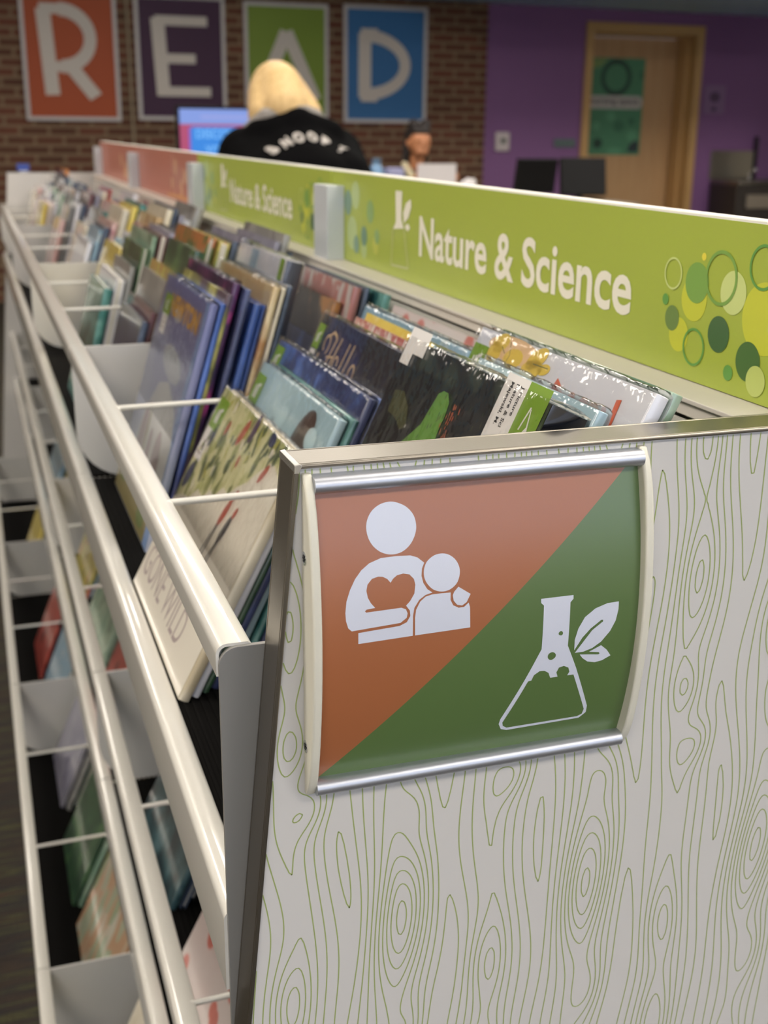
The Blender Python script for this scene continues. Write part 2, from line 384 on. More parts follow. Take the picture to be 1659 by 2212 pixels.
# ------------------------------------------------------------------ header signs
HX = .845*S
hf = lambda p, q, h: (HX-.00012-h, p/1000, 1.3+q/1000)
green_hdr = mat('lime_green_print', 'A9B845', .42, coat=.35, coat_r=.25)
edge_w = mat('white_board_edge', 'F2EFE4', .5)
CC = {'yel': 'CBCF3E', 'yel2': 'EADB4C', 'mid': '7FA84C', 'mid2': '66A04A', 'olive': '6F8A46', 'pale': 'CFDB8A', 'dark': '45693C', 'dark2': '4C7038', 'paleT': 'C2CF72',
      'f1': '7A9B84', 'f2': '8CAE6C', 'f3': '6C9078', 'fp': 'B4C884', 'fy': 'C3C858'}
CIRC = [[68.3,-104.7,21.6,0,"yel"],[142.8,-102.4,14.4,0,"yel"],[157.3,-127.7,11.3,0,"yel"],[140.9,-91.9,13.0,0,"mid"],[176.0,-106.8,3.8,0,"mid2"],[166.4,-118.1,8.4,0,"olive"],[101.1,-93.3,13.3,0,"pale"],[112.4,-120.5,11.4,0,"dark"],[79.8,-132.0,12.1,0,"dark2"],[98.5,-142.3,4.9,0,"mid2"],[70.2,-142.2,9.4,0,"paleT"],[135.6,-74.9,2.5,0,"yel2"],[169.0,-89.0,10.6,1,"pale"],[114.9,-86.0,17.1,1,"mid"],[73.6,-75.1,13.5,1,"mid2"],[138.4,-132.9,12.3,1,"mid2"],[55.5,-108.1,8.3,0,"paleT"],[898.9,-85.8,14.8,0,"f1"],[812.4,-91.1,13.1,0,"f2"],[835.4,-120.4,11.6,0,"f3"],[864.7,-132.6,10.8,0,"f1"],[787.4,-117.3,8.4,0,"f2"],[881.6,-120.2,19.8,0,"fp"],[868.6,-75.4,16.4,0,"fp"],[791.7,-127.0,10.3,0,"fy"],[835.2,-135.8,10.7,0,"fp"]]
def ringpoly(cy, cz, r, n=40): return [(cy+r*math.cos(2*math.pi*i/n), cz+r*math.sin(2*math.pi*i/n)) for i in range(n)]
def header(ya, yb, base, label, name='header_sign'):
    o = MB(); o.ubox(.845, .8815, ya, yb, -.2985, -.0975)
    o.mat(1); o.ubox(.8455, .849, ya+.0005, yb-.0005, -.0975, -.0945); o.ubox(.8535, .8575, ya+.0005, yb-.0005, -.0975, -.0945); o.ubox(.861, .879, ya+.0005, yb-.0005, -.0975, -.0950)
    return o
def green_header(ya, yb, sh, label):
    m = header(ya, yb, green_hdr, label)
    names = list(CC); mats = [green_hdr, edge_w]+[mat('print_'+c, CC[c], .42, coat=.35, coat_r=.25) for c in names]+[mat('print_cream', 'F3EEDC', .45, coat=.3, coat_r=.25), mat('print_flask', 'C6CB96', .45, coat=.3)]
    WI = len(names)+2; lay = {'yel': 1, 'fp': 1, 'pale': 3, 'paleT': 6, 'dark': 4, 'dark2': 4, 'olive': 4, 'mid': 4, 'mid2': 5}
    for (cy, cz, r, ring, c) in CIRC:
        if sh+cy+r > (yb-1)*520-1 or sh+cy-r < (ya-1)*520+1: continue
        m.mat(2+names.index(c)); h = .00006*lay.get(c, 2)+.000004*(len(m.f) % 13)
        if ring:
            a = ringpoly(cy+sh, cz, r); b = ringpoly(cy+sh, cz, r*.87); n = len(a)
            m.add([hf(p, q, .00045) for p, q in a]+[hf(p, q, .00045) for p, q in b], [(i, (i+1) % n, (i+1) % n+n, i+n) for i in range(n)])
        else: m.poly(ringpoly(cy+sh, cz, r), hf, h)
    m.mat(WI)
    m.text('Nature & Science', lambda p, q, h: hf(649.5+sh-p*1000, q*1000, h), width=.4290, height=.0393, h=.0003, anchor=(0, -.1240), bold=.019)
    m.poly([(p+sh, q) for p, q in [(725, -63.2), (704, -62.8), (705, -92), (697, -101), (732, -104), (722.5, -96)]], hf, .0003)
    m.poly([(p+sh, q) for p, q in [[676.8,-69.5],[675.0,-76.7],[683.3,-88.8],[697.1,-95.7],[699.6,-84.9],[691.5,-74.4]]], hf, .0003); m.poly([(p+sh, q) for p, q in [[693.0,-97.0],[683.0,-95.1],[677.8,-99.2],[685.1,-103.1],[692.8,-100.4]]], hf, .0003)
    m.mat(WI+1)
    a = [(732, -104), (737.3, -142), (735, -143.6), (683, -142.3), (681.5, -140.5), (697, -101)]; b = [(728.5, -104), (733.5, -140), (686.5, -139), (700, -101.5)]
    for s0, s1 in (((732, -104), (737, -142)), ((737, -143), (682, -141.5)), ((682, -141.5), (697, -101))):
        d = Vector((s1[0]-s0[0], s1[1]-s0[1])).normalized(); nn = Vector((-d.y, d.x))*1.1
        m.poly([(s0[0]+nn.x+sh, s0[1]+nn.y), (s1[0]+nn.x+sh, s1[1]+nn.y), (s1[0]-nn.x+sh, s1[1]-nn.y), (s0[0]-nn.x+sh, s0[1]-nn.y)], hf, .0003)
    o = m.build('header_sign', mats); return tag(o, label, 'sign', 'long header signs above the shelves')
green_header(1.06, 2.865, 0, 'long lime green header sign reading Nature & Science, nearest, with coloured circles')
green_header(2.872, 4.665, 948, 'lime green Nature & Science header sign behind the first pale post, farther along')
salmon = mat('salmon_print', 'B4705F', .45, coat=.35, coat_r=.25); sal2 = mat('print_peach', 'D9A884', .45, coat=.3); sal3 = mat('print_orange', 'CF9058', .45, coat=.3); sal4 = mat('print_blush', 'DBA493', .45, coat=.3)
m = header(4.672, 6.39, salmon, ''); m.mat(2)
for cy, cz, r in ((2060, -100, 16), (2110, -128, 20), (2180, -84, 18), (2230, -120, 14), (2010, -122, 18)): m.poly(ringpoly(cy, cz, r), hf, .0001)
m.mat(3)
for cy, cz, a, b in ((2215, -78, 7, 20), (2190, -120, 6, 22), (2150, -100, 6, 30), (2120, -110, 5, 26), (2090, -98, 6, 18)): m.poly([(cy-a, cz-b), (cy+a, cz-b), (cy+a*.6, cz+b), (cy-a*.6, cz+b)], hf, .0003)
m.mat(4); m.poly([(1930, -150), (2300, -150), (2300, -144), (2100, -140), (1930, -146)], hf, .0002)
tag(m.build('header_sign', [salmon, edge_w, sal2, sal4, sal3]), 'salmon pink header sign between the second and third pale posts', 'sign', 'long header signs above the shelves')
m = header(6.397, 8.14, salmon, ''); m.mat(2)
for cy, cz, r in ((2960, -110, 22), (3050, -120, 26), (3150, -95, 20), (2900, -84, 16)): m.poly(ringpoly(cy, cz, r), hf, .0001)
m.mat(4)
for cy, cz, r in ((3000, -135, 14), (3090, -132, 16)): m.poly(ringpoly(cy, cz, r), hf, .0002)
tag(m.build('header_sign', [salmon, edge_w, sal2, sal4, sal3]), 'salmon and orange header sign at the far end of the run', 'sign', 'long header signs above the shelves')
# small blue card on top of the far end panel
c = thing('sign_holder', u(.36, 8.17, -.282), 'small clear holder with a blue card on the far end panel', 'sign holder')
MB().ubox(.335, .385, 8.155, 8.185, -.2865, -.279).build('base', mat('clear_plastic', 'D8DCE0', .1, coat=.5), c)
MB().ubox(.322, .398, 8.166, 8.172, -.279, -.235).build('card', mat('blue_card', '3A4F9C', .4), c)
# ------------------------------------------------------------------ curved sign on the end panel
SX, SZ = .43775*S, -.4584*S+1.3; HH = .1468*S; HWD = (.60486-.27064)/2*S; BUL = .023*S; EY = (.985-1)*S
def cy_(z): return EY-BUL*(1-(z/HH)**2)
sf = lambda p, q, h: (SX+p/1000, cy_(q/1000)-h-.0002, SZ+q/1000)
def densify(pts, st=3.0):
    r = []
    for i, p in enumerate(pts):
        q = pts[(i+1) % len(pts)]; n = max(1, int(math.hypot(q[0]-p[0], q[1]-p[1])/st))
        r += [(p[0]+(q[0]-p[0])*k/n, p[1]+(q[1]-p[1])*k/n) for k in range(n)]
    return r
def strips(m, pts, h, st=2.0):
    """cut a flat polygon into thin horizontal strips so that it follows the curved face"""
    bm = bmesh.new(); vs = [bm.verts.new((p[0], p[1], 0)) for p in pts]
    tri = tessellate_polygon([[Vector((p[0], p[1], 0)) for p in pts]])
    for t_ in tri:
        try: bm.faces.new([vs[i] for i in t_])
        except ValueError: pass
    z0 = min(p[1] for p in pts); z1 = max(p[1] for p in pts); z = z0+st
    while z < z1:
        bmesh.ops.bisect_plane(bm, geom=bm.verts[:]+bm.edges[:]+bm.faces[:], plane_co=(0, z, 0), plane_no=(0, 1, 0)); z += st
    bm.verts.index_update(); bm.verts.ensure_lookup_table()
    m.add([sf(v.co.x, v.co.y, h) for v in bm.verts], [tuple(v.index for v in f.verts) for f in bm.faces]); bm.free()
def smooth_closed(pts, n=3):
    r = []; N = len(pts)
    for i in range(N):
        p0, p1, p2, p3 = [Vector(pts[(i+k) % N]) for k in (-1, 0, 1, 2)]
        for k in range(n):
            t_ = k/n; r.append(tuple(.5*((2*p1)+(p2-p0)*t_+(2*p0-5*p1+4*p2-p3)*t_*t_+(3*p1-p0-3*p2+p3)*t_**3)))
    return r
SG = {"head":[[-48.36,68.54],[-43.92,67.33],[-40.01,64.91],[-37.1,60.89],[-36.26,55.74],[-37.5,51.17],[-40.25,47.16],[-44.52,44.35],[-49.57,43.7],[-54.49,45.14],[-58.38,48.3],[-60.81,52.55],[-61.59,57.66],[-60.37,62.12],[-57.63,65.61],[-53.39,67.93]],"body":[[-55.07,42.54],[-47.34,42.7],[-40.03,42.3],[-36.4,40.93],[-33.04,38.05],[-34.3,35.24],[-34.63,31.73],[-33.79,28.07],[-31.76,24.7],[-29.07,22.71],[-32.73,21.87],[-36.01,19.75],[-38.6,15.94],[-39.3,11.88],[-39.3,1.44],[-67.42,0.81],[-67.41,6.56],[-46.26,7.54],[-42.55,9.03],[-40.7,12.05],[-40.93,14.85],[-42.9,17.61],[-40.66,19.84],[-38.53,23.22],[-37.94,27.64],[-38.6,30.61],[-40.84,33.07],[-44.04,33.86],[-47.26,33.33],[-49.37,31.8],[-50.57,30.03],[-52.32,32.12],[-54.55,33.38],[-56.81,33.71],[-60.0,32.97],[-62.35,30.38],[-62.99,27.37],[-62.32,23.74],[-60.8,20.88],[-58.76,18.38],[-63.12,18.01],[-63.95,17.29],[-63.37,16.54],[-45.31,16.85],[-43.01,15.79],[-42.09,13.61],[-42.56,11.35],[-45.8,9.07],[-70.7,7.87],[-72.49,9.62],[-73.56,13.41],[-73.8,17.51],[-73.12,23.23],[-71.15,28.74],[-68.51,33.68],[-65.21,37.66],[-61.03,40.66]],"head2":[[-23.35,41.57],[-19.64,40.4],[-16.43,37.55],[-14.65,33.59],[-14.73,29.56],[-16.45,25.68],[-20.03,23.13],[-24.28,22.62],[-28.49,24.1],[-31.71,27.39],[-33.26,31.14],[-33.14,35.11],[-31.39,38.67],[-27.57,41.12]],"body2":[[-29.46,21.71],[-24.76,21.76],[-19.47,21.61],[-19.57,17.8],[-18.14,14.85],[-15.27,13.2],[-12.4,13.23],[-9.88,15.26],[-9.13,12.83],[-8.78,1.93],[-38.13,1.47],[-38.23,10.81],[-37.67,14.91],[-35.56,18.78],[-32.74,20.96]],"hand":[[-15.37,24.1],[-8.85,19.64],[-10.98,15.62],[-13.36,14.14],[-16.0,14.83],[-17.91,17.15],[-18.39,19.97],[-17.67,21.72]],"flask":[[29.95,12.43],[48.28,12.35],[48.36,10.36],[46.69,8.58],[46.99,-15.85],[53.31,-29.82],[64.06,-55.96],[64.21,-60.39],[60.46,-63.62],[17.88,-64.12],[14.39,-62.79],[12.65,-59.19],[13.11,-56.03],[24.16,-32.72],[31.89,-15.83],[31.68,8.64],[30.03,10.16]],"flask_in":[[26.16,-34.02],[27.87,-33.95],[29.02,-30.77],[32.04,-28.78],[34.86,-28.97],[37.38,-30.59],[38.73,-33.87],[43.06,-33.85],[41.99,-31.05],[43.2,-28.28],[45.95,-27.72],[48.72,-29.12],[49.68,-31.74],[48.64,-33.87],[52.35,-33.95],[62.48,-57.87],[61.9,-61.09],[59.21,-62.27],[17.6,-62.41],[15.23,-60.76],[14.64,-58.47]],"bub1":[[42.23,-6.73],[43.37,-7.66],[43.32,-8.81],[42.43,-9.29],[41.23,-8.76],[41.04,-7.58]],"bub2":[[38.38,-18.41],[40.22,-19.63],[40.33,-21.55],[38.38,-22.95],[36.7,-22.46],[35.84,-20.9],[36.35,-19.07]],"leaf1":[[74.93,5.7],[75.01,1.29],[73.87,-4.99],[71.08,-10.68],[66.41,-16.19],[61.52,-19.33],[56.47,-20.77],[51.5,-20.78],[56.24,-14.31],[60.43,-8.79],[66.44,-4.49],[66.36,-3.56],[65.4,-3.43],[59.39,-7.72],[55.09,-12.27],[51.0,-19.17],[50.7,-13.07],[52.25,-6.77],[55.54,-0.8],[61.35,3.44],[68.29,5.51]],"leaf2":[[66.66,-18.38],[70.41,-21.57],[73.08,-25.37],[68.32,-27.63],[64.08,-28.23],[59.62,-27.07],[56.45,-24.64],[54.59,-22.19],[59.56,-22.81],[65.64,-23.7],[66.39,-23.17],[65.71,-22.34],[59.85,-21.31]],"diag":[[80.08,75.37],[-84.09,-75.24]]}
root = thing('curved_sign', (SX, EY, SZ-HH), 'curved aluminium sign, half orange half green, with parent-and-child and flask icons', 'sign')
m = MB(); W_ = HWD*1000; H_ = HH*1000
d0, d1 = SG['diag']; k = (d1[1]-d0[1])/(d1[0]-d0[0]); xt = d0[0]+(H_-d0[1])/k; xb = d0[0]+(-H_-d0[1])/k
m.mat(0); strips(m, [(-W_, -H_), (xb, -H_), (xt, H_), (-W_, H_)], 0); m.mat(1); strips(m, [(xb, -H_), (W_, -H_), (W_, H_), (xt, H_)], 0)
m.mat(2); strips(m, smooth_closed(SG['head'], 4), .00012); strips(m, SG['body'], .00012); strips(m, smooth_closed(SG['head2'], 4), .00012); strips(m, SG['body2'], .00012); strips(m, SG['hand'], .00012)
strips(m, SG['flask'], .00012); strips(m, SG['leaf1'], .00012); strips(m, SG['leaf2'], .00012)
m.mat(1); strips(m, SG['flask_in'], .0002); strips(m, smooth_closed(SG['bub1'], 3), .0002); strips(m, smooth_closed(SG['bub2'], 3), .0002)
orange_p = grain(mat('orange_print', 'A4623A', .4, coat=.9, coat_r=.34), 1500, .06); green_p = grain(mat('green_print', '56703C', .4, coat=.9, coat_r=.34), 1500, .06)
o = m.build('printed_insert', [orange_p, green_p, grain(mat('white_print', 'D4D8E4', .4, coat=.9, coat_r=.34), 1500, .1)], root, smooth=30)
for sgn, nm in ((1, 'top_rail'), (-1, 'bottom_rail')):
    z = sgn*(HH+.0036); m = MB(); prof = []
    for i in range(17):
        a = R(-100+200*i/16); prof.append((EY-.0030-.0046*math.cos(a), SZ+z+.0042*math.sin(a)))
    prof += [(-.0052, SZ+z+.0041), (-.0052, SZ+z-.0041)]
    m.prism(prof, SX-HWD, SX+HWD, lambda p, q, a: (a, p, q)); m.build(nm, alu, root, smooth=40)
for sgn in (-1, 1):
    m = MB(); pr = []; n = 22; HZ = HH+.0088
    for i in range(n+1):
        z = -HZ+2*HZ*i/n; e = 1-abs(z/HZ)**14
        pr.append((EY-.0045*e-BUL*max(0, 1-(z/HZ)**2)*1.03-.0008, SZ+z))
    pr = [(-.0052, SZ-HZ)]+pr+[(-.0052, SZ+HZ)]
    a0, a1 = (SX-HWD-.0045, SX-HWD+.0002) if sgn < 0 else (SX+HWD-.0002, SX+HWD+.0045)
    m.prism(pr, a0, a1, lambda p, q, a: (a, p, q)); cp = m.build('side_cap', cap_m, root, bevel=.0012, smooth=40, seg=3)
    xf = a0 if sgn < 0 else a1
    for zz in (HH*.58, -HH*.74):
        yc = -.0052+(cy_(zz)+.0052)*.52
        m = MB(); m.lathe([(.0034, 0), (.0034, sgn*.0003), (.0022, sgn*.0003)], (xf, yc, SZ+zz), 20, 'x')
        m.mat(1)
        for a in (0, 60, 120): m.box(-.0003+.0, .0003, -.0019, .0019, -.00035, .00035, Matrix.Translation((xf+sgn*.0003, yc, SZ+zz)) @ Matrix.Rotation(R(a), 4, 'X'))
        m.build('screw', [chrome, dark_m], cp)
# ------------------------------------------------------------------ picture books
random.seed(7)
def art(name, a, b, c, style=0, scale=22):
    key = 'cover_'+name
    if key in MATS: return MATS[key]
    m = mat(key, a, .28, coat=1, coat_r=.09); t = NT(m)
    tc = t.n('ShaderNodeTexCoord'); oi = t.n('ShaderNodeObjectInfo'); ad = t.n('ShaderNodeVectorMath', operation='ADD')
    cb = t.n('ShaderNodeCombineXYZ'); mu = t.n('ShaderNodeMath', operation='MULTIPLY'); mu.inputs[1].default_value = 7
    t.l(oi.outputs['Random'], mu.inputs[0]); t.l(mu.outputs[0], cb.inputs[1]); t.l(mu.outputs[0], cb.inputs[2])
    t.l(tc.outputs['Object'], ad.inputs[0]); t.l(cb.outputs[0], ad.inputs[1])
    n = t.n('ShaderNodeTexNoise'); n.inputs['Scale'].default_value = scale; n.inputs['Detail'].default_value = 3; t.l(ad.outputs[0], n.inputs[0])
    if style == 0:
        r = t.ramp([(.44, a), (.56, b), (.64, c)]); t.l(n.outputs[0], r.inputs[0]); out = r.outputs[0]
    elif style == 1:
        v = t.n('ShaderNodeTexVoronoi'); v.inputs['Scale'].default_value = scale*2.2; t.l(ad.outputs[0], v.inputs[0])
        r = t.ramp([(.0, c), (.26, b), (.34, a)], 'LINEAR'); t.l(v.outputs['Distance'], r.inputs[0])
        out = t.mix(.25, r.outputs[0], t.mix(n.outputs[0], a, b))
    elif style == 2:
        s = t.n('ShaderNodeSeparateXYZ'); t.l(tc.outputs['Object'], s.inputs[0]); m2 = t.n('ShaderNodeMath', operation='MULTIPLY_ADD'); m2.inputs[1].default_value = 4; m2.inputs[2].default_value = -.15
        t.l(s.outputs[2], m2.inputs[0]); a2 = t.n('ShaderNodeMath', operation='ADD'); t.l(m2.outputs[0], a2.inputs[0]); m3 = t.n('ShaderNodeMath', operation='MULTIPLY_ADD'); m3.inputs[1].default_value = .5; m3.inputs[2].default_value = -.25
        t.l(n.outputs[0], m3.inputs[0]); t.l(m3.outputs[0], a2.inputs[1]); r = t.ramp([(.2, c), (.5, b), (.8, a)]); t.l(a2.outputs[0], r.inputs[0]); out = r.outputs[0]
    elif style == 3:
        mp = t.n('ShaderNodeMapping'); mp.inputs['Scale'].default_value = (1, 2.6, .9); t.l(ad.outputs[0], mp.inputs[0])
        v = t.n('ShaderNodeTexVoronoi'); v.inputs['Scale'].default_value = scale*1.6; t.l(mp.outputs[0], v.inputs[0])
        r = t.ramp([(.0, b), (.25, a), (.5, c)]); s = t.n('ShaderNodeSeparateColor'); t.l(v.outputs['Color'], s.inputs[0]); t.l(s.outputs[0], r.inputs[0])
        out = r.outputs[0]
    t.l(out, t.b.inputs['Base Color']); return m
AR = {
 'faded': art('faded figures', 'C8C0B8', 'B0A8A8', 'A8706C', 3, 24),
 'nightteal': art('deep teal', '24343A', '3C5A60', '58747A', 0, 22), 'mixed': art('pale patchwork', 'C8C4B4', '8CA080', 'B89474', 3, 14),
 'grass': art('meadow', 'B5B87A', '6F7A4C', 'D6D2A6', 3, 30), 'cream': art('cream', 'E2D9C4', 'D8CDB4', 'C4B698', 0, 12),
 'ltblue': art('light blue', 'A9C3CC', 'BCD4DA', 'C6DDE2', 0, 9), 'navy': art('navy', '3C4266', '4A5580', '5E78B8', 0, 20),
 'indigo': art('dark indigo', '34364E', '3A3F66', '2C2C36', 0, 9), 'black': art('black', '2E2F31', '262729', '3C433C', 0, 25),
 'newton': art('periwinkle', '7478A6', '8C90B4', 'A8AEC0', 2, 10), 'white': art('white', 'DADAE0', 'E2E2E6', 'D2D4DE', 0, 8),
 'teal': art('teal', '3E7C78', '6FA39A', '2C5A5C', 0, 18), 'dkgreen': art('dark green', '2F4A36', '3F6044', '587A50', 0, 20),
 'tiger': art('green and orange', '4C5C2E', '6E7C40', 'B87440', 3, 30), 'orange': art('orange', 'D08A4A', 'C26A3A', 'E0B080', 0, 16),
 'red': art('red', 'A8423C', 'C0584C', '7A2C2C', 0, 15), 'maroon': art('maroon', '5C3438', '6E4244', '402428', 0, 15),
 'pink': art('pink', 'C9A09A', 'D8B8B2', 'B87C80', 0, 15), 'yellow': art('yellow', 'E2CF6A', 'D8BE4C', 'EADF9A', 0, 16),
 'slate': art('slate blue', '46536A', '3A4658', '5A6880', 0, 14), 'lilac': art('lilac grey', '8C8A9C', 'A09EAE', '76748A', 0, 14),
 'tan': art('tan', 'C4A87A', 'D8C69E', 'A87A48', 0, 14), 'brown': art('dark brown', '3C332C', '4E443A', 'B07838', 0, 14),
 'blue': art('bright blue', '3F5FA8', '5C7CC8', '2C3E7A', 2, 12), 'sky': art('sky blue', '8FB4CC', 'C8D4D8', '6A94B4', 1, 16),
 'spots': art('white with red spots', 'DAD4D0', 'C85A48', 'B04438', 1, 12), 'floral': art('many-coloured floral', '7A8A4A', 'C86A5C', 'C8B860', 3, 22),
 'pumpkin': art('green and dark plum', '5C4C56', '8C8C4A', 'C8C070', 0, 18), 'magenta': art('plum and magenta', '3A2A4C', '5C3460', 'C04C90', 0, 18),
 'grey': art('grey', '8C8C88', 'A4A29C', '70706E', 0, 14), 'mint': art('mint green', '7FA088', 'A8BCA4', '587860', 0, 12), 'letters': art('cream with red letters', 'D8D0C4', 'C89488', 'B05A54', 3, 60)}
DESC = {k: v.name[6:] for k, v in AR.items()}
pages_m = mat('paper_pages', 'D8D4C8', .8); sticker_g = mat('green_sticker', '7DA02C', .4, coat=.6, coat_r=.15); sticker_w = mat('white_sticker', 'E2DEDA', .5, coat=.4)
ink = mat('black_ink', '222222', .5); ink_grey = mat('grey_ink', '988A88', .5)
plast = bpy.data.materials.new('clear_jacket_film'); plast.use_nodes = True
nt_ = plast.node_tree; nt_.nodes.clear(); _o = nt_.nodes.new('ShaderNodeOutputMaterial'); _m = nt_.nodes.new('ShaderNodeMixShader'); _t = nt_.nodes.new('ShaderNodeBsdfTransparent'); _g = nt_.nodes.new('ShaderNodeBsdfGlossy')
_g.inputs['Roughness'].default_value = .1; _l = nt_.nodes.new('ShaderNodeLayerWeight'); _l.inputs[0].default_value = .35; _mm = nt_.nodes.new('ShaderNodeMath'); _mm.operation = 'MULTIPLY_ADD'; _mm.inputs[1].default_value = .7; _mm.inputs[2].default_value = .03
nt_.links.new(_l.outputs['Fresnel'], _mm.inputs[0]); nt_.links.new(_mm.outputs[0], _m.inputs[0]); nt_.links.new(_t.outputs[0], _m.inputs[1]); nt_.links.new(_g.outputs[0], _m.inputs[2]); nt_.links.new(_m.outputs[0], _o.inputs[0])
_n = nt_.nodes.new('ShaderNodeTexNoise'); _n.inputs['Scale'].default_value = 70; _tc = nt_.nodes.new('ShaderNodeTexCoord'); _b = nt_.nodes.new('ShaderNodeBump'); _b.inputs['Strength'].default_value = .5; _b.inputs['Distance'].default_value = .003
nt_.links.new(_tc.outputs['Object'], _n.inputs[0]); nt_.links.new(_n.outputs[0], _b.inputs['Height']); nt_.links.new(_b.outputs[0], _g.inputs['Normal'])
def local(): m = MB(); m.local = True; return m
def make_book(loc, tilt, W, H, T, cover, label, group, spine='near', spine_mat=None, fine=False, deco=None, jacket=False):
    root = thing('picture_book', loc, label, 'book', group); root.rotation_euler = (0, R(tilt), 0)
    bt = min(.0022, T*.28); m = local()
    m.box(0, bt, .0012, W-.0012, 0, H); m.box(T-bt, T, .0012, W-.0012, 0, H)
    dk = len([0])
    sp = [(0, 0), (T, 0), (T, -.001), (T*.8, -.0022), (T*.5, -.0028), (T*.2, -.0022), (0, -.001)]
    yb = W-.0012 if spine == 'far' else .0012; sg = 1 if spine == 'far' else -1
    m.mat(1 if spine_mat else 0)
    m.prism([(p, -q) for p, q in sp], 0, H, lambda p, q, a: (p, yb+sg*(q-.0)-sg*0.0, a))
    m.box(bt, T-bt, min(yb, yb-sg*.0015), max(yb, yb-sg*.0015), 0, H)
    mats = [cover, spine_mat or cover]
    if deco: deco(m, mats, W, H)
    c = m.build('cover', mats, root, bevel=.0005 if fine else 0, smooth=35)
    if T-2*bt > .001 and not (spine == 'near' and fine and False):
        p = local(); p.box(bt+.0002, T-bt-.0002, .0035 if spine == 'far' else .0030, W-.0035, .0032, H-.0032); p.build('pages', pages_m, root)
    if jacket:
        j = local(); n = 40; vs = []; fs = []
        prof = [(-.0012, H*.45), (-.0012, H*.8), (-.0012, H-.012), (-.0011, H-.003), (-.0002, H+.0022), (T*.3, H+.0034), (T*.7, H+.0034), (T+.0004, H+.0016), (T+.0012, H-.004), (T+.0012, H-.03)]
        for i in range(n+1):
            y = -.002+(W+.004)*i/n
            for (px, pz) in prof:
                q = noise.noise(Vector((y*90, pz*40, loc[1]*9)))*.0011*(1 if pz > H-.02 else .25)
                vs.append((px+(-abs(q)*.6 if px < T/2 else abs(q)*.6), y, pz+q))
        k = len(prof)
        fs = [(i*k+a, i*k+a+1, (i+1)*k+a+1, (i+1)*k+a) for i in range(n) for a in range(k-1)]
        j.add(vs, fs); j.build('plastic_jacket', plast, root, smooth=60)
    return root
def FR(W): return lambda p, q, h: (-.0002-h, W-p/1000, q/1000)
def sticker(root, W, H, x0, x1, z0, z1, white=None):
    f = FR(W); m = local(); m.poly([(x0, z0), (x1, z0), (x1, z1), (x0, z1)], f, .0002)
    m.mat(1); cx, cz, s = (x0+x1)/2, (z0+z1)/2, min(x1-x0, z1-z0)
    for a, b in (((-.18, -.32), (-.18, .12)), ((-.02, -.30), (-.02, .15)), ((.1, -.3), (.1, .2)), ((.1, .12), (.3, .2))):
        d = Vector((b[0]-a[0], b[1]-a[1])).normalized(); n = Vector((-d.y, d.x))*.045
        m.poly([(cx+(p[0])*s, cz+(p[1])*s) for p in ((a[0]+n.x, a[1]+n.y), (b[0]+n.x, b[1]+n.y), (b[0]-n.x, b[1]-n.y), (a[0]-n.x, a[1]-n.y))], f, .0004)
    m.build('genre_sticker', [sticker_g, sticker_w], root)
    if white:
        m = local(); m.poly([(white[0], white[2]), (white[1], white[2]), (white[1], white[3]), (white[0], white[3])], f, .0001)
        m.mat(1)
        for i in range(3): m.box(-.0006, -.0005, W-white[1]/1000+.006, W-white[0]/1000-.004-.004*i, white[2]/1000+.006+i*.006, white[2]/1000+.0075+i*.006)
        m.build('spine_label', [sticker_w, ink_grey], root)
def blob(cx, cz, a, b, rot=0, n=14):
    r = []
    for i in range(n):
        t_ = 2*math.pi*i/n; x, z = a*math.cos(t_), b*math.sin(t_); r.append((cx+x*math.cos(rot)-z*math.sin(rot), cz+x*math.sin(rot)+z*math.cos(rot)))
    return r
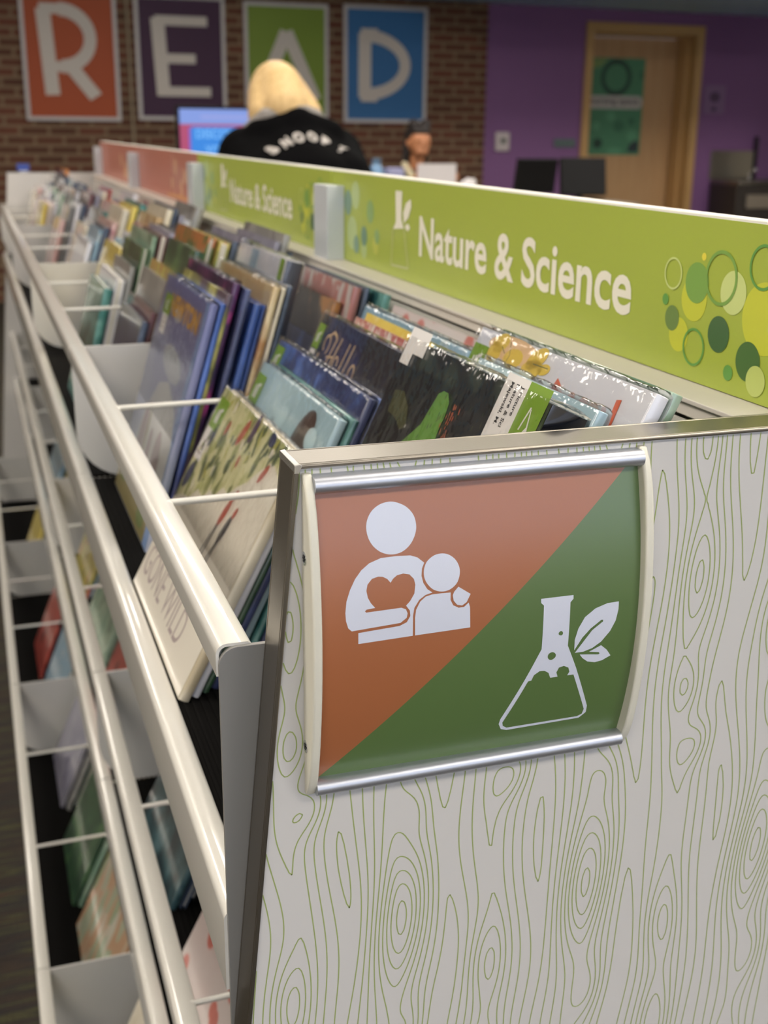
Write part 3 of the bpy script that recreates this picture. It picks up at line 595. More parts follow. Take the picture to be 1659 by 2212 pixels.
# --- cover artwork of the near books
def d_grass(m, mats, W, H):
    k = len(mats)+1; mats += [AR['grass'], mat('art_white', 'E6DFD0', .3, coat=1), mat('art_leaf', '5C6A4E', .3, coat=1), mat('art_red', 'B8584A', .3, coat=1), mat('art_purple', '5A4868', .3, coat=1), mat('art_lime', 'B8B460', .3, coat=1), ink_grey, mat('art_ink', '4A4A4E', .3, coat=1), mat('art_navy', '3E4668', .3, coat=1)]
    f = FR(W); m.mat(k-1)
    m.poly([(1, 1), (W*1000-1, 1), (W*1000-1, H*1000-1), (1, H*1000-1)], f, 0)
    m.mat(k)
    m.poly([(1, 1), (W*1000-1, 1), (W*1000-1, 178), (215, 188), (196, 176), (178, 160), (160, 150), (145, 138), (128, 140), (112, 126), (97, 128), (84, 116), (62, 118), (46, 104), (28, 102), (1, 92)], f, .00005)
    rnd = random.Random(3)
    for i in range(70):
        x = rnd.uniform(6, 235); lim = 95+(x-5)*.48; z = rnd.uniform(lim-6, 204)
        if z < lim-8: continue
        m.mat(k+rnd.choice([1, 1, 1, 4, 4, 0])); m.poly(blob(x, min(z, 200), rnd.uniform(1.5, 4), rnd.uniform(4, 9), rnd.uniform(-.8, .6), 8), f, .0001+.00001*(i % 7))
    for x, z, a, b, r_, c in ((112, 186, 6, 15, -.5, 2), (64, 178, 4, 8, -.4, 2), (132, 165, 3, 6, 0, 2), (205, 175, 4, 11, -.6, 2), (137, 196, 6, 14, -.2, 3), (14, 118, 9, 14, -.3, 7), (33, 163, 5, 12, -.2, 7), (66, 146, 5, 6, 0, 1), (84, 141, 5, 6, 0, 1), (48, 134, 5, 14, .5, 1), (111, 154, 6, 7, 0, 1), (190, 200, 8, 6, 0, 7)):
        m.mat(k+c); m.poly(blob(x, z, a, b, r_), f, .0002)
    # two long-legged birds
    for bx, bz in ((160, 127), (178, 117)):
        m.mat(k+2 if bx == 160 else k+6); m.poly(blob(bx, bz, 5.5, 15, -.35), f, .0002)
        m.mat(k+6)
        for a, b in (((bx-5, bz-12), (bx-17, bz-48)), ((bx-2, bz-12), (bx-9, bz-46))): m.poly([(a[0]-1.3, a[1]), (a[0]+1.3, a[1]), (b[0]+1.1, b[1]), (b[0]-1.1, b[1])], f, .0002)
        m.poly([(bx-19, bz-48), (bx-6, bz-50), (bx-6, bz-47)], f, .0002)
        m.mat(k+2); m.poly(blob(bx+7, bz+17, 3.6, 6, -.5), f, .00025)
    m.mat(k+5); m.text('GONE WILD', lambda p, q, h: (-.0002-h, W-p, q), width=.185, height=.030, h=.00015, anchor=(.012, .018))
def d_blue(m, mats, W, H):
    k = len(mats); mats += [mat('art_hair', '5A4A44', .3, coat=1), mat('art_pale', 'C4DCE2', .3, coat=1), mat('art_skin', '8C6A58', .3, coat=1)]
    f = FR(W); m.mat(k+1); m.poly(blob(110, 190, 22, 12, .5), f, .0001); m.poly(blob(95, 172, 12, 20, .2), f, .0001); m.poly(blob(205, 196, 14, 10), f, .0002)
    m.mat(k); m.poly(blob(182, 186, 22, 32, -.35, 24), f, .00012); m.mat(k+2); m.poly(blob(172, 165, 15, 20, -.2, 20), f, .00018)
def d_navy(m, mats, W, H):
    k = len(mats); mats += [mat('art_star', '6E88C8', .3, coat=1)]; m.mat(k); f = FR(W)
    for x, z in ((90, 222), (96, 214), (150, 226), (130, 218), (60, 205)): m.poly(blob(x, z, 3, 7, .1, 8), f, .0001)
def d_hello(m, mats, W, H):
    k = len(mats); mats += [mat('art_gold_script', 'D8BC96', .35, coat=1), mat('art_charcoal', '3A383C', .3, coat=1), mat('art_pages_edge', 'C9C4B4', .6)]
    f = FR(W); m.mat(k+1); m.poly([(128, 60), (W*1000-1, 60), (W*1000-1, H*1000-1), (133, H*1000-1)], f, .00005)
    m.mat(k)
    def stroke(pts, w_=1.5):
        w_ *= 1.5
        for i in range(len(pts)-1):
            a, b = Vector(pts[i]), Vector(pts[i+1]); d = (b-a).normalized(); n = Vector((-d.y, d.x))*w_/2
            m.poly([tuple(a+n-d*.3), tuple(b+n+d*.3), tuple(b-n+d*.3), tuple(a-n-d*.3)], f, .0002)
    stroke([(40+9*math.cos(t_)*(1-.08*t_), 243+9*math.sin(t_)*(1-.05*t_)) for t_ in [4.2-.4*i for i in range(14)]], 1.8)
    stroke([(43, 252), (50, 256), (58, 254), (63, 251), (55, 222)], 2); stroke([(52, 233), (72, 236)], 1.5); stroke([(76, 254), (66, 222)], 2)
    stroke([(80+6*math.cos(t_), 231+7*math.sin(t_)) for t_ in [0+.5*i for i in range(11)]], 1.6)
    stroke([(100, 253), (94, 224), (99, 222)], 1.8); stroke([(112, 254), (106, 224), (111, 222)], 1.8)
    stroke([(126+6.5*math.cos(t_), 231+8*math.sin(t_)) for t_ in [.5*i for i in range(14)]], 1.7)
    stroke([(30, 233), (26, 226), (33, 222)], 1.5)
def d_black(m, mats, W, H):
    k = len(mats); mats += [sticker_w, sticker_g, ink, mat('art_green_leaf', '6F9A4A', .3, coat=1), mat('art_coral', 'B8684E', .3, coat=1), mat('art_moss', '44503C', .3, coat=1), mat('art_olive_leaf', '55563E', .3, coat=1)]
    f = FR(W); Wm = W*1000; T = lambda p, q, h: (-.0002-h, W-p, q)
    m.mat(k); m.poly([(163, 190), (192, 190), (192, 299), (163, 299)], f, .0001)
    m.mat(k+1); m.poly([(192, 210), (219, 210), (219, 299), (192, 299)], f, .0001)
    m.mat(k); m.poly([(205, 286), (203.5, 286), (200, 272), (201.5, 272)], f, .0002); m.poly([(204.6, 285), (205.6, 285), (210, 274), (213, 268), (203, 268), (208, 275)], f, .0002)
    # label lettering runs down the book
    m.mat(k+2)
    for i, s_ in enumerate(('J Picture', 'Nature & Sci', 'Majewski, M.')):
        x = .1845-.0068*i
        m.text(s_, lambda p, q, h: (-.0002-h, W-(x+q), .2945-p), height=.0036, h=.0002, bold=.02)
    m.mat(k); m.poly([(3, 274), (20, 274), (20, 283), (39, 283), (39, 300.5), (3, 300.5)], f, .0002)
    m.mat(k+3); m.poly([(86, 268), (92, 271), (99, 271), (106, 266), (108, 258), (108, 248), (112, 225), (70, 200), (60, 225), (80, 245)], f, .0001)
    m.mat(k+6); m.poly([(18, 256), (34, 258), (50, 250), (60, 238), (52, 234), (36, 240), (20, 240)], f, .0001)
    rnd = random.Random(5)
    for i in range(90):
        x, z = rnd.uniform(20, 158), rnd.uniform(215, 272)
        m.mat(k+rnd.choice([5, 5, 6, 5, 0] if rnd.random() < .12 else [5, 6])); m.poly(blob(x, z, .6, rnd.uniform(1, 2.4), rnd.uniform(-.3, .3), 6), f, .00012)
    m.mat(k+4)
    for i in range(26): m.poly(blob(rnd.gauss(117, 5), rnd.gauss(257, 8), .7, rnd.uniform(1.2, 2.6), .2, 6), f, .00016)
def d_fly(m, mats, W, H):
    k = len(mats); mats += [mat('art_butter', 'E2C65A', .3, coat=1), mat('art_apricot', 'E6C49A', .3, coat=1), mat('art_vermilion', 'D8643C', .35, coat=1), mat('art_amber', 'D8924A', .35, coat=1), mat('art_thin', '6A6A50', .4, coat=1)]
    f = FR(W); m.mat(k+1); m.poly(blob(62, 296, 40, 9, 0, 24), f, .00004); m.mat(k)
    for x, z, a, b, r_ in ((40, 298, 12, 7, .3), (36, 290, 10, 8, 0), (66, 291, 14, 7, .1), (98, 297, 13, 7, .5), (96, 289, 14, 7, .2), (112, 292, 8, 4, .2)): m.poly(blob(x, z, a, b, r_), f, .0001)
    m.mat(k+4)
    for a, b in (((54, 301), (60, 292)), ((60, 292), (58, 284)), ((96, 293), (117, 293.6)), ((44, 296), (52, 292))):
        d = (Vector(b)-Vector(a)).normalized(); n = Vector((-d.y, d.x))*.3; m.poly([tuple(Vector(a)+n), tuple(Vector(b)+n), tuple(Vector(b)-n), tuple(Vector(a)-n)], f, .0002)
    m.mat(k+2); m.poly([(133.8, 291), (140, 288), (146, 284), (147, 279), (131, 279), (132, 285)], f, .0001); m.poly(blob(158.5, 284, 4, 2.6), f, .0001); m.poly(blob(174, 284, 5, 2.6), f, .0001)
    m.mat(k+3); m.poly(blob(186.5, 280, 8.5, 6), f, .0001); m.mat(k+2)
    m.poly([(195, 286.5), (201, 285.5), (204, 270), (200, 270)], f, .0001); m.poly([(206, 292.5), (211, 293.5), (213, 275), (208, 275)], f, .0001)
def d_newton(m, mats, W, H):
    k = len(mats); mats += [mat('art_ochre', 'D8A648', .35, coat=1), mat('art_mist', 'B4B8C0', .3, coat=1), mat('art_cloud', 'C8C8C6', .3, coat=1), mat('art_mauve', '9A8A8A', .3, coat=1), mat('art_olive', '8A7E50', .3, coat=1), mat('art_skyedge', '86A2D0', .3, coat=1), mat('art_brick', '9A5C50', .3, coat=1), mat('art_leafgreen', '6A7A44', .3, coat=1)]
    f = FR(W)
    m.mat(k+5); m.poly([(232, 1), (W*1000-1, 1), (W*1000-1, H*1000-1), (243, H*1000-1)], f, .00004)
    m.mat(k+2); m.poly([(60, 60), (70, 110), (110, 150), (160, 160), (225, 140), (250, 110), (250, 70), (200, 40), (100, 40)], f, .00006)
    m.mat(k+1); m.poly(blob(120, 228, 26, 9), f, .00006); m.poly(blob(150, 178, 60, 16, -.1), f, .00006)
    m.mat(k+3); m.poly(blob(85, 70, 18, 55, -.1), f, .0001); m.poly(blob(190, 60, 24, 52, .1), f, .0001); m.poly(blob(140, 75, 12, 30), f, .0001)
    m.mat(k+4); m.poly([(1, 1), (231, 1), (231, 26), (160, 40), (80, 30), (1, 48)], f, .00012); m.poly(blob(112, 92, 5, 30, .1), f, .0002)
    m.mat(k+7); m.poly(blob(40, 30, 26, 14), f, .0002); m.poly(blob(190, 16, 24, 10), f, .0002)
    m.mat(k+6); m.poly(blob(150, 42, 10, 15), f, .0002)
    m.mat(k); m.text('NEWTON', lambda p, q, h: (-.0002-h, W-p, q), width=.166, height=.0205, h=.00015, anchor=(.062, .2235), bold=.05)
GB = {'top': 'picture books in the top tier bins', 'middle': 'picture books in the middle tier bins', 'bottom': 'picture books in the bottom tier bins'}
FL = -.7945
def by_top(yn, yf, xt, zt, tilt, T, key, label, dz=0, **k):
    zb = FL+dz+T/S*math.sin(R(tilt)); Hh = (zt-zb)/math.cos(R(tilt)); xb = xt-(zt-zb)*math.tan(R(tilt))
    return make_book(u(xb, yn, zb), tilt, (yf-yn)*S, Hh*S, T, AR[key], label, GB['top'], **k), (yf-yn)*S, Hh*S
# nearest section, first column (beside the end panel)
b, W, H = by_top(1.06, 1.49, .547, -.266, 25, .0235, 'black', 'black hardcover with white label and lime green spine label beside the metal-edged end panel', spine='near', spine_mat=mat('glossy_black_spine', '14161C', .12, coat=1), fine=True, deco=d_black, jacket=True)
b, W, H = by_top(1.08, 1.40, .612, -.280, 25.5, .007, 'ltblue', 'thin pale blue striped book wedged behind the black hardcover', fine=True, jacket=True)
b, W, H = by_top(1.06, 1.52, .668, -.261, 26, .009, 'white', 'white cover with yellow butterfly art and orange letters beside the header ledge', fine=True, deco=d_fly, jacket=True)
sticker(b, W, H, 2, 26, 268, 292, None)
b, W, H = by_top(1.065, 1.50, .690, -.262, 26, .008, 'mint', 'pale mint book directly behind the white butterfly cover', fine=True)
b, W, H = by_top(1.06, 1.45, .722, -.31, 25, .010, 'black', 'dark low book last in the column nearest the end panel', fine=False)
# second column
b, W, H = by_top(1.55, 2.04, .4065, -.4355, 27.5, .009, 'cream', 'meadow-flower cover with two long-legged birds, foremost beyond the nearest rod', fine=True, deco=d_grass, jacket=True)
sticker(b, W, H, 4, 38, 166, 196, (2, 27, 134, 166))
for i, (xb, key, hh, t_, yo) in enumerate(((.243, 'white', 190, .0075, .0), (.261, 'dkgreen', 176, .006, .01), (.276, 'navy', 180, .007, .02))):
    make_book(u(xb, 1.56+yo, FL+t_/S*.44), 27, .20, hh/1000, t_, AR[key], 'slim %s book tucked %s behind the meadow-flower cover' % (DESC[key], ('first', 'second', 'third')[i]), GB['top'], fine=True)
b, W, H = by_top(1.60, 2.068, .482, -.400, 25.5, .0075, 'ltblue', 'light blue cover with a dark-haired head, behind the meadow-flower book', fine=True, deco=d_blue, jacket=True)
sticker(b, W, H, 2, 32, 184, 213)
b, W, H = by_top(1.60, 2.05, .503, -.402, 25.5, .006, 'teal', 'thin teal book pressed against the back of the light blue cover', fine=True)
b, W, H = by_top(1.60, 2.13, .528, -.372, 25, .0065, 'navy', 'navy cover with blue speckles and green sticker, behind the light blue book', fine=True, deco=d_navy, jacket=True)
sticker(b, W, H, 2, 30, 208, 234)
b, W, H = by_top(1.61, 2.12, .546, -.376, 25, .007, 'navy', 'second navy book, cream page edge showing, just ahead of the gold-script cover', fine=True)
b, W, H = by_top(1.62, 2.04, .588, -.314, 23.5, .012, 'indigo', 'dark indigo cover lettered in looping gold script with a green sticker', fine=True, deco=d_hello, jacket=True)
sticker(b, W, H, 1, 20, 234, 258, (1, 16, 222, 233))
b, W, H = by_top(1.64, 2.06, .607, -.36, 23, .008, 'brown', 'dark brown book hidden low behind the gold-script cover')
b, W, H = by_top(1.66, 2.00, .634, -.316, 22, .006, 'letters', 'cream book edge printed with small red letters beside the yellow one')
b, W, H = by_top(1.68, 1.99, .651, -.308, 22, .005, 'yellow', 'narrow bright yellow book behind the red-lettered one')
b, W, H = by_top(1.60, 2.09, .681, -.310, 21, .006, 'sky', 'long blue book with a shiny jacket behind the yellow one', fine=True, jacket=True)
b, W, H = by_top(1.60, 2.10, .703, -.318, 20, .006, 'dkgreen', 'dark green low book between the long blue and the spotted one')
b, W, H = by_top(1.62, 2.05, .722, -.306, 19, .006, 'spots', 'white book edge with red and dark spots under the header ledge')
# third column
b, W, H = by_top(2.20, 2.694, .413, -.313, 17, .008, 'newton', 'periwinkle cover titled NEWTON in ochre capitals, foremost between rod and divider', fine=True, deco=d_newton, jacket=True)
sticker(b, W, H, 24, 66, 218, 241, (30, 62, 196, 222))
tb = [(.432, -.313, 'blue', .0055, 'thin blue-edged book right behind the periwinkle cover'), (.447, -.298, 'pumpkin', .006, 'plum and yellow-green cover showing above the periwinkle one'),
      (.463, -.279, 'magenta', .007, 'plum book with pink top edge, tallest among the blue-edged ones'), (.481, -.288, 'navy', .006, 'navy book just behind the pink-topped plum one'),
      (.499, -.318, 'blue', .007, 'royal blue book, first of the blue pair before the tan cover'), (.517, -.322, 'blue', .006, 'royal blue book, second of the blue pair before the tan cover'),
      (.535, -.286, 'tan', .0065, 'tan parchment-coloured cover with a brown patch'), (.552, -.290, 'cream', .005, 'cream thin book behind the tan parchment-coloured cover'), (.568, -.288, 'slate', .0055, 'slate thin book before the thick blue and white striped one')]
for i, (xt, zt, key, t_, lb) in enumerate(tb):
    by_top(2.20+.012*(i % 3), 2.70-.02*(i % 2), xt, zt, 16.5, t_, key, lb, fine=True, jacket=i in (2, 6))
def d_stripe(m, mats, W, H):
    k = len(mats); mats += [mat('art_iceblue', '9AB4C8', .3, coat=1)]; m.mat(k); f = FR(W)
    m.poly([(60, 150), (92, 150), (104, H*1000-2), (70, H*1000-2)], f, .0001)
b, W, H = by_top(2.32, 2.755, .592, -.250, 15, .018, 'white', 'thick white and pale blue book with a dark rounded spine', spine='near', spine_mat=mat('charcoal_spine', '3A3C46', .3, coat=1), fine=True, deco=d_stripe, jacket=True)
m = local(); m.poly([(W*1000-24, 200), (W*1000-8, 200), (W*1000-8, H*1000), (W*1000-24, H*1000)], FR(W), .0002); m.build('genre_sticker', sticker_g, b)
by_top(2.20, 2.66, .640, -.402, 14, .010, 'navy', 'low dark navy book beside the thick striped one')
by_top(2.24, 2.64, .664, -.322, 14, .009, 'brown', 'black-brown cover with an orange flame shape, beyond the gold-script book')
by_top(2.20, 2.66, .694, -.291, 14, .008, 'faded', 'pale book with faded pink and grey figures before the second divider')
by_top(2.20, 2.66, .716, -.292, 14, .006, 'slate', 'slim slate book with a white edge behind the faded pink figures')
by_top(2.15, 2.6, .738, -.30, 13, .008, 'teal', 'dark teal low book under the ledge near the first pale post')
# --- generated columns
NUM = ['front', 'second', 'third', 'fourth', 'fifth', 'sixth', 'seventh', 'eighth', 'ninth', 'tenth', 'eleventh', 'twelfth', 'thirteenth', 'fourteenth']
def column(y0, y1, tier, x0, tilt, keys, hmin, hmax, where, tmin=.006, tmax=.013, x_max=.70, seed=0, wide=None):
    rnd = random.Random(seed*31+len(keys)); dx, dz, _ = TIER[{'top': 0, 'middle': 1, 'bottom': 2}[tier]]; x = x0; n = len(keys)
    for i, key in enumerate(keys):
        T = rnd.uniform(tmin, tmax); h = hmin+(hmax-hmin)*min(1, i/5)+rnd.uniform(-.012, .012); W = (wide or rnd.uniform(.19, min(.25, (y1-y0)*S-.03)))
        zb = FL+dz+T/S*math.sin(R(tilt)); ya = y0+.03+rnd.uniform(0, .04)
        if x+h/S*math.sin(R(tilt)) > .775: h = (.775-x)/math.sin(R(tilt))*S*.98
        if x > x_max or h < .12: break
        lab = '%s book, %s %s' % (DESC[key], 'foremost in' if i == 0 else NUM[i]+' back in', where)
        make_book(u(x, ya, zb), tilt, W, h, T, AR[key], lab, GB[tier], spine='near' if rnd.random() < .8 else 'far')
        x += (T+.0012)/S/math.cos(R(tilt))+rnd.uniform(.001, .006)
K = lambda s: s.split()
column(2.80, 3.37, 'top', .262, 17, K('slate maroon grey floral dkgreen tiger floral slate lilac black brown lilac grey slate'),   .19, .285, 'the top bin just past the first divider', seed=1, tmax=.014, x_max=.6)
column(3.40, 3.96, 'top', .250, 15, K('teal white grey dkgreen mint maroon lilac black sky slate white grey'), .19, .27, 'the top bin, middle column of the second section', seed=2, x_max=.6)
column(4.00, 4.52, 'top', .330, 19, K('yellow sky white pink tan cream slate lilac white grey'), .22, .28, 'the top bin, last column of the second section', seed=3, x_max=.62)
column(4.60, 5.13, 'top', .30, 18, K('white sky slate pink cream yellow teal black navy pink'), .21, .27, 'the top bin, first column of the third section', seed=4, x_max=.62)
column(5.19, 5.70, 'top', .34, 18, K('cream white grey teal pink orange navy white'), .21, .27, 'the top bin, middle column of the third section', seed=5, x_max=.6)
column(5.78, 6.30, 'top', .30, 16, K('pink grey white slate maroon lilac cream red'), .21, .27, 'the top bin, last column of the third section', seed=6, x_max=.6)
column(6.38, 6.90, 'top', .27, 14, K('yellow pink white mint grey brown white slate pink'), .21, .26, 'the top bin, first column of the far section', seed=7, x_max=.6)
column(6.96, 7.50, 'top', .28, 14, K('pink lilac white mint maroon slate sky navy'), .21, .27, 'the top bin, middle column of the far section', seed=8, x_max=.6)
column(7.56, 8.08, 'top', .30, 12, K('cream pink white slate brown navy orange'), .22, .28, 'the top bin, last column of the far section', seed=9, x_max=.6)
column(1.05, 1.50, 'middle', .40, 22, K('slate floral'), .19, .21, 'the middle bin beside the end panel', seed=11, wide=.205)
column(1.56, 2.09, 'middle', .262, 27, K('spots orange white slate'), .23, .27, 'the middle bin, second column along', seed=12)
column(2.15, 2.70, 'middle', .275, 26, K('nightteal slate black'), .23, .26, 'the middle bin, third column along', seed=13)
column(2.82, 3.35, 'middle', .25, 24, K('red floral lilac dkgreen'), .23, .26, 'the middle bin just past the first divider', seed=14)
column(3.42, 3.95, 'middle', .26, 24, K('mint orange magenta'), .22, .25, 'the middle bin, middle column of the second section', seed=15)
column(4.00, 4.50, 'middle', .27, 22, K('floral sky tan'), .22, .25, 'the middle bin, last column of the second section', seed=16)
column(5.20, 5.70, 'middle', .24, 18, K('sky yellow slate'), .24, .26, 'the middle bin, middle column of the third section', seed=17)
column(1.60, 2.10, 'bottom', .12, 26, K('cream yellow grey'), .24, .27, 'the bottom bin, second column along', seed=21)
column(2.15, 2.72, 'bottom', .10, 24, K('cream mint floral'), .23, .26, 'the bottom bin, third column along', seed=22)
column(2.82, 3.34, 'bottom', .125, 26, K('mixed mint tiger dkgreen'), .25, .28, 'the bottom bin just past the first divider', seed=23, wide=.25)
column(3.42, 3.95, 'bottom', .12, 25, K('dkgreen mint yellow floral'), .25, .28, 'the bottom bin, middle column of the second section', seed=24)
column(4.02, 4.50, 'bottom', .13, 24, K('lilac grey mint'), .22, .25, 'the bottom bin, last column of the second section', seed=25)
column(4.64, 5.15, 'bottom', .12, 22, K('sky dkgreen grey yellow'), .24, .26, 'the bottom bin, first column of the third section', seed=26)
column(5.20, 5.70, 'bottom', .12, 22, K('red slate pink'), .24, .26, 'the bottom bin, middle column of the third section', seed=27)
column(6.40, 6.90, 'bottom', .11, 20, K('yellow grey white'), .23, .26, 'the bottom bin, first column of the far section', seed=28)
# ------------------------------------------------------------------ letter posters on the brick wall
pf = mat('poster_white_frame', 'C8C4C4', .45)
letter_m = mat('poster_letter', 'CFC8C0', .6)
def poster(x0, x1, z0, z1, col, ch, shape, label):
    r = thing('letter_poster', ((x0+x1)/2, WY-.02, z0), label, 'poster', 'letter posters spelling READ')
    m = MB(); t_ = .028
    for a in ((x0, x1, z0, z0+t_), (x0, x1, z1-t_, z1), (x0, x0+t_, z0+t_, z1-t_), (x1-t_, x1, z0+t_, z1-t_)): m.box(a[0], a[1], WY-.03, WY-.002, a[2], a[3])
    m.build('frame', pf, r, bevel=.003)
    m = MB(); m.box(x0+t_, x1-t_, WY-.018, WY-.004, z0+t_, z1-t_); m.mat(1)
    f = lambda p, q, h: (x0+p*(x1-x0), WY-.0185-h, z0+q*(z1-z0))
    for i, s in enumerate(shape): m.poly(s, f, .0005+.0004*i)
    m.build('print', [mat('poster_'+ch, col, .6), letter_m], r)
def bar(a, b, w_):
    a, b = Vector(a), Vector(b); d = (b-a); d2 = Vector((d.x*.7, d.y)).normalized(); n = Vector((-d2.y/.8, d2.x*.8))*w_/2; return [tuple(a+n), tuple(b+n), tuple(b-n), tuple(a-n)]
def bow(x, z0, z1, wx, w_, n=16):
    cz = (z0+z1)/2; h = (z1-z0)/2; out = [(x+wx*math.sin(math.pi*i/n), cz-h*math.cos(math.pi*i/n)) for i in range(n+1)]
    inn = [(x+(wx-w_)*math.sin(math.pi*i/n), cz-(h-w_*.8)*math.cos(math.pi*i/n)) for i in range(n+1)]
    return [q for i in range(n) for q in [[out[i], out[i+1], inn[i+1], inn[i]]]]
bw = .12
poster(.478, 1.168, 1.333, 2.235, 'A84A1C', 'r', [bar((.29, .20), (.24, .86), bw), bar((.20, .86), (.45, .86), .10), bar((.28, .42), (.5, .42), .10)]+bow(.40, .37, .91, .38, .13)+[bar((.50, .42), (.74, .19), bw)], 'orange poster with a white letter R, leftmost on the brick wall')
poster(1.30, 1.98, 1.345, 2.235, '3A143A', 'e', [bar((.29, .2), (.25, .82), bw), bar((.22, .80), (.80, .80), .095), bar((.25, .50), (.66, .50), .095), bar((.25, .235), (.82, .235), .095)], 'dark purple poster with a white letter E on the brick wall')
poster(2.128, 2.80, 1.36, 2.215, '76902C', 'a', [bar((.18, .20), (.50, .76), bw), bar((.50, .76), (.84, .18), bw), bar((.3, .36), (.72, .36), .09)], 'lime green poster with a white letter A behind the blonde woman')
poster(2.928, 3.632, 1.345, 2.225, '306CA4', 'd', [bar((.25, .22), (.25, .77), bw)]+bow(.24, .195, .80, .56, .13)+[bar((.2, .77), (.4, .77), .09), bar((.2, .22), (.4, .22), .09)], 'bright blue poster with a white letter D, rightmost on the brick wall')
tag(MB().tube([(1.245, WY-.012, 2.36), (1.25, WY-.012, 1.8), (1.255, WY-.012, .3)], .011, 8).build('wall_conduit', mat('conduit_beige', '9A8C74', .6), smooth=60), 'thin beige conduit running down the bricks between posters R and E', 'conduit')
# ------------------------------------------------------------------ things on the purple wall and the door
r = thing('door_poster', (5.47, WY+.238, 1.1), 'teal green poster with a dark ring and a nursing space label on the wooden door', 'poster')
sc_ = 1.026; yp = WY+.236
px = lambda x: (x-5.08)*1.0+5.12
m = MB(); m.box(5.235, 5.80, yp, yp+.0035, 1.10, 1.915); f = lambda p, q, h: (5.235+p*.565, yp-.0004-h, 1.10+q*.815)
cols = ['4C8A68', '24483C', 'BDBAB6', '5E5A5C', '5C9C78', '3C7458', '2C3E42', '7E9A5E']
m.mat(1); a = blob(.5, .80, .27, .19, 0, 28); b = blob(.5, .80, .20, .137, 0, 28); n = 28
m.add([f(p, q, .0006) for p, q in a]+[f(p, q, .0006) for p, q in b], [(i, (i+1) % n, (i+1) % n+n, i+n) for i in range(n)])
m.poly(blob(.24, .12, .085, .055), f, .0006); m.mat(6); m.poly([(.78, .03), (.97, .03), (.97, .14), (.9, .155), (.8, .1)], f, .0006)
m.mat(4); m.poly(blob(.45, .40, .08, .05), f, .0006); m.poly(blob(.85, .2, .1, .06), f, .0006); m.poly(blob(.2, .3, .07, .05), f, .0006); m.poly(blob(.55, .04, .14, .035), f, .0006)
m.mat(5); m.poly(blob(.6, .3, .1, .06), f, .0005); m.poly(blob(.82, .35, .06, .04), f, .0006); m.poly(blob(.95, .83, .04, .05), f, .0006); m.poly(blob(.05, .62, .05, .03), f, .0006)
m.mat(7); m.poly([(.01, .99), (.35, .99), (.2, .9), (.01, .88)], f, .0005)
m.mat(2); m.poly([(.02, .50), (.06, .48), (.94, .48), (.985, .51), (.985, .585), (.94, .615), (.06, .615), (.015, .59)], f, .0008)
m.mat(3); m.text('nursing space', lambda p, q, h: (5.235+.045+p, yp-.0014, 1.10+.435+q), width=.475, height=.05, bold=.02)
m.build('print', [mat('doorposter_%d' % i, c, .5) for i, c in enumerate(cols)], r)
r = thing('braille_sign', (6.39, WY+.01, 1.46), 'square lilac room sign with a dark round icon, right of the wooden door', 'sign')
MB().box(6.285, 6.50, WY+.006, WY+.02, 1.46, 1.70).build('plate', mat('lilac_plate', '8A6A94', .5), r, bevel=.004)
m = MB(); f = lambda p, q, h: (p, WY+.0055, q); m.poly(blob(6.39, 1.60, .055, .045), f); m.poly(blob(6.39, 1.50, .03, .02), f); m.build('icon', mat('icon_dark', '5A4462', .5), r)
r = thing('thermostat', (4.34, WY, 1.13), 'white rounded thermostat with a small dark display on the purple wall', 'thermostat')
MB().box(4.275, 4.405, WY-.01, WY+.02, 1.13, 1.285).build('housing', mat('thermostat_white', 'D2C8C8', .4), r, bevel=.03, seg=4)
MB().box(4.32, 4.365, WY-.0125, WY-.009, 1.195, 1.235).build('display', mat('lcd_dark', '4C5648', .3), r)
tag(MB().box(4.83, 5.03, WY+.004, WY+.02, 1.165, 1.235).build('name_plate', mat('teal_plate', '5C6E6E', .5), bevel=.003), 'small grey-green name plate on the purple wall left of the door', 'sign')
# drinking fountain
r = thing('drinking_fountain', (6.68, WY-.2, 0), 'stainless drinking fountain with a dark cabinet against the purple wall', 'drinking fountain')
st = mat('stainless', '8F8A80', .3, metal=.85)
MB().box(6.41, 6.87, WY, WY+.018, .90, 1.145).build('splash_panel', st, r, bevel=.004)
MB().box(6.42, 6.98, WY-.42, WY, .30, .86).build('cabinet', mat('dark_cabinet', '3A3430', .5), r, bevel=.006)
m = MB(); m.box(6.42, 7.0, WY-.44, WY, .86, .90); m.build('basin', st, r, bevel=.01)
MB().box(6.52, 6.96, WY-.445, WY-.42, .66, .78).build('push_bar', mat('grey_push_bar', '8C8274', .4), r, bevel=.008)
MB().tube([(6.72, WY-.16, .90), (6.72, WY-.16, .96), (6.73, WY-.22, .985)], .012, 10).ball((6.73, WY-.225, .985), .02).build('spout', chrome, r, smooth=60)
MB().box(6.86, 6.885, WY-.02, WY+.02, .9, 1.27).build('bottle_filler_edge', dark_m, r)
# round column right of the fountain
tag(MB().lathe([(.16, 0), (.16, 2.285)], (7.03, WY-.9, 0), 32).build('column', mat('pale_column', 'A8A49C', .6), smooth=40), kind='structure')
